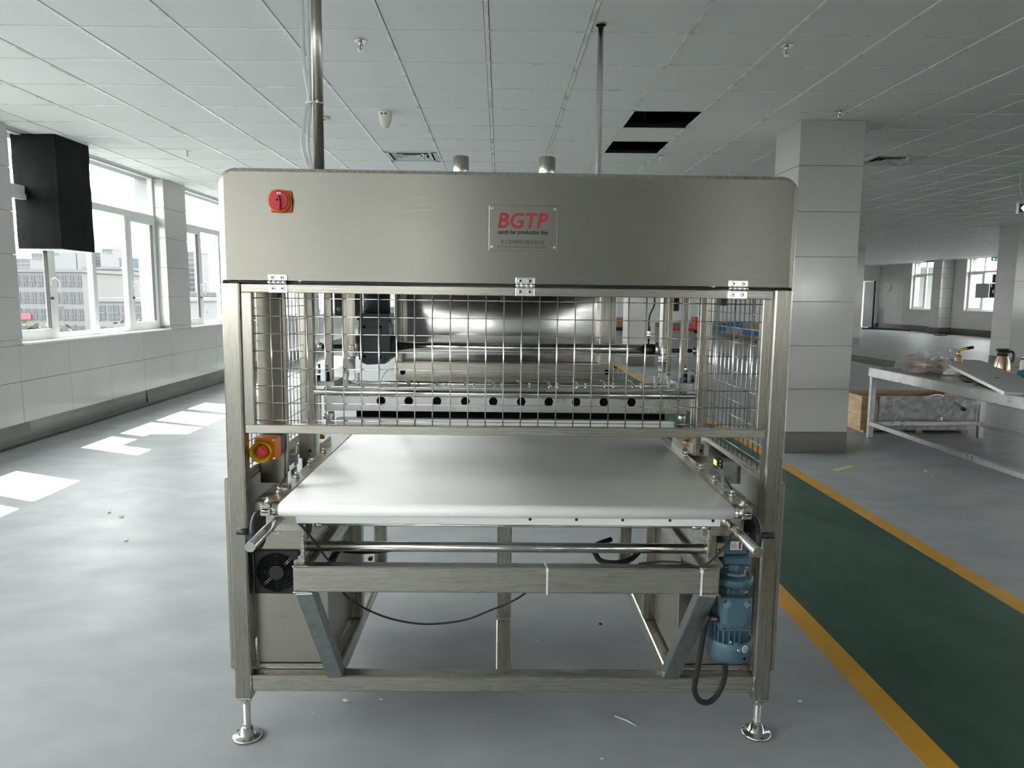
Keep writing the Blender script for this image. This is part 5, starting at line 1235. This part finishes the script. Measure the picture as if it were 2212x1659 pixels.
for k, (px_, py, w, h, lb) in enumerate(((1552, 714, .45, .22, 'blue plastic crate far behind the mesh, nearest the red trolley'), (1588, 708, .5, .25, 'taller blue plastic crate far behind the mesh'), (1625, 724, .55, .18, 'low blue plastic crate far behind the mesh at its right end'))):
    p = WZ(px_, py, 0); t = thing('plastic_crate', (p.x, p.y, 0), lb, 'crate', 'blue crates behind the machine')
    MB().box((-w/2, -.3, 0), (w/2, .3, .03)).box((-w/2, -.3, .03), (w/2, -.27, h)).box((-w/2, .27, .03), (w/2, .3, h)).box((-w/2, -.27, .03), (-w/2+.03, .27, h)).box((w/2-.03, -.27, .03), (w/2, .27, h)).build('crate_shell', M['bluepl'], t)
    MB().box((-w/2-.015, -.315, h-.05), (w/2+.015, .315, h-.02)).build('crate_rim', M['bluepl'], t)
# ------------------------------------------------------------------ outside the windows: ground, offices, towers, trees
GZ = -11.0
struct(MB().box((-1400, -600, GZ-.5), (1400, 1800, GZ)).build('ground_outside', M['asphalt']))
def building(name, px0, px1, pytop, Y, depth, m_, label, floors, bays, fh, bannery=None):
    a, b_ = WY(px0, 640, Y), WY(px1, 640, Y); top = WY((px0+px1)/2, pytop, Y).z
    t = thing(name, ((a.x+b_.x)/2, Y+depth/2, GZ), label, 'building'); o = t.location.copy(); w = b_.x-a.x
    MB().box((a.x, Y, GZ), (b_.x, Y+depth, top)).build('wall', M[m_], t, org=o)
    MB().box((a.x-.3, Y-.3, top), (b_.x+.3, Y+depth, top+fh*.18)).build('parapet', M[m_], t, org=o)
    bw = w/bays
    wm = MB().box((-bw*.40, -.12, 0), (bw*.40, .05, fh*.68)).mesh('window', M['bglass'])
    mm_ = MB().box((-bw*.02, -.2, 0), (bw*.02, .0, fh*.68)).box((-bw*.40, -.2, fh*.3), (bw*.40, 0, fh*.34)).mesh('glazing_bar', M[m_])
    for f in range(floors):
        for k in range(bays):
            z = top-fh*(f+.85)
            if z < GZ+1: continue
            wo = link('window', wm, t, (a.x+bw*(k+.5)-o.x, Y-o.y, z-o.z)); link('glazing_bar', mm_, wo, (0, -.02, 0))
    if bannery:
        z = WY(px0, bannery, Y).z
        MB().box((a.x+w*.02, Y-.4, z), (a.x+w*.24, Y-.2, z+1.3)).build('red_banner', M['banner'], t, org=o)
    return t
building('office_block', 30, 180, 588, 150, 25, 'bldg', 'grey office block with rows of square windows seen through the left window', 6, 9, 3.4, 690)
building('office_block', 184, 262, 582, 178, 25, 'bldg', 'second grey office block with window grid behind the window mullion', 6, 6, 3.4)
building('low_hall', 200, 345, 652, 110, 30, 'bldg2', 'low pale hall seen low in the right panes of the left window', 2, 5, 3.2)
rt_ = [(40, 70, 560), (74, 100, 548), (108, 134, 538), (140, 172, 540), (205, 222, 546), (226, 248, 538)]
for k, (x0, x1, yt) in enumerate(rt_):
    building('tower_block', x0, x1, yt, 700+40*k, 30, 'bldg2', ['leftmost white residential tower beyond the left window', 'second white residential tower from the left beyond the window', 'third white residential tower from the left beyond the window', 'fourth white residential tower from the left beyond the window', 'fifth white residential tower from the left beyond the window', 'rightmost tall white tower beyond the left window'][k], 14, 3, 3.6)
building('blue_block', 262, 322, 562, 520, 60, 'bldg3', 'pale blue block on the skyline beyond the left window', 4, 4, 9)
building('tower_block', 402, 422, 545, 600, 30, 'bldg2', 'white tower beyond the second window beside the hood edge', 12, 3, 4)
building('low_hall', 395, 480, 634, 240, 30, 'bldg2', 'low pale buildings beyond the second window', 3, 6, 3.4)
def tree(px_, pytop, Y, r, label, seed):
    top = WY(px_, pytop, Y); t = thing('tree', (top.x, Y, GZ), label, 'tree', 'dusty trees outside'); h = top.z-GZ
    MB().tube([(0, 0, 0), (.1, 0, h*.5), (0, .1, h*.8)], [.25, .18, .08], 8).build('trunk', M['trunk'], t)
    rnd = random.Random(seed); mb = MB()
    for k in range(900):
        u, v, w = rnd.gauss(0, .42), rnd.gauss(0, .42), rnd.gauss(0, .42)
        c_ = Vector((u*r, v*r, h-r*1.0+w*r)); e = Vector((rnd.uniform(-1, 1), rnd.uniform(-1, 1), rnd.uniform(-1, 1))).normalized(); f_ = e.orthogonal().normalized()*.30; g_ = e.cross(f_)
        mb.add([c_-f_, c_-g_*.6, c_+f_, c_+g_*.6], [(0, 1, 2, 3)])
    mb.build('crown', M['leaf'], t)
for k, (px_, py, Y, r, lb) in enumerate(((55, 700, 66, 3.0, 'dusty green tree low in the leftmost window pane'), (97, 716, 52, 2.2, 'smaller green tree beside the window handle, low outside'), (150, 722, 62, 2.2, 'faint green tree low behind the second window pane'), (238, 712, 80, 2.6, 'faint green tree low behind the third window pane'), (300, 700, 90, 3.0, 'grey green tree low in the rightmost pane of the left window'), (420, 690, 100, 3.5, 'pale tree low in the second window beside the machine'))):
    tree(px_, py, Y, r, lb, 70+k)
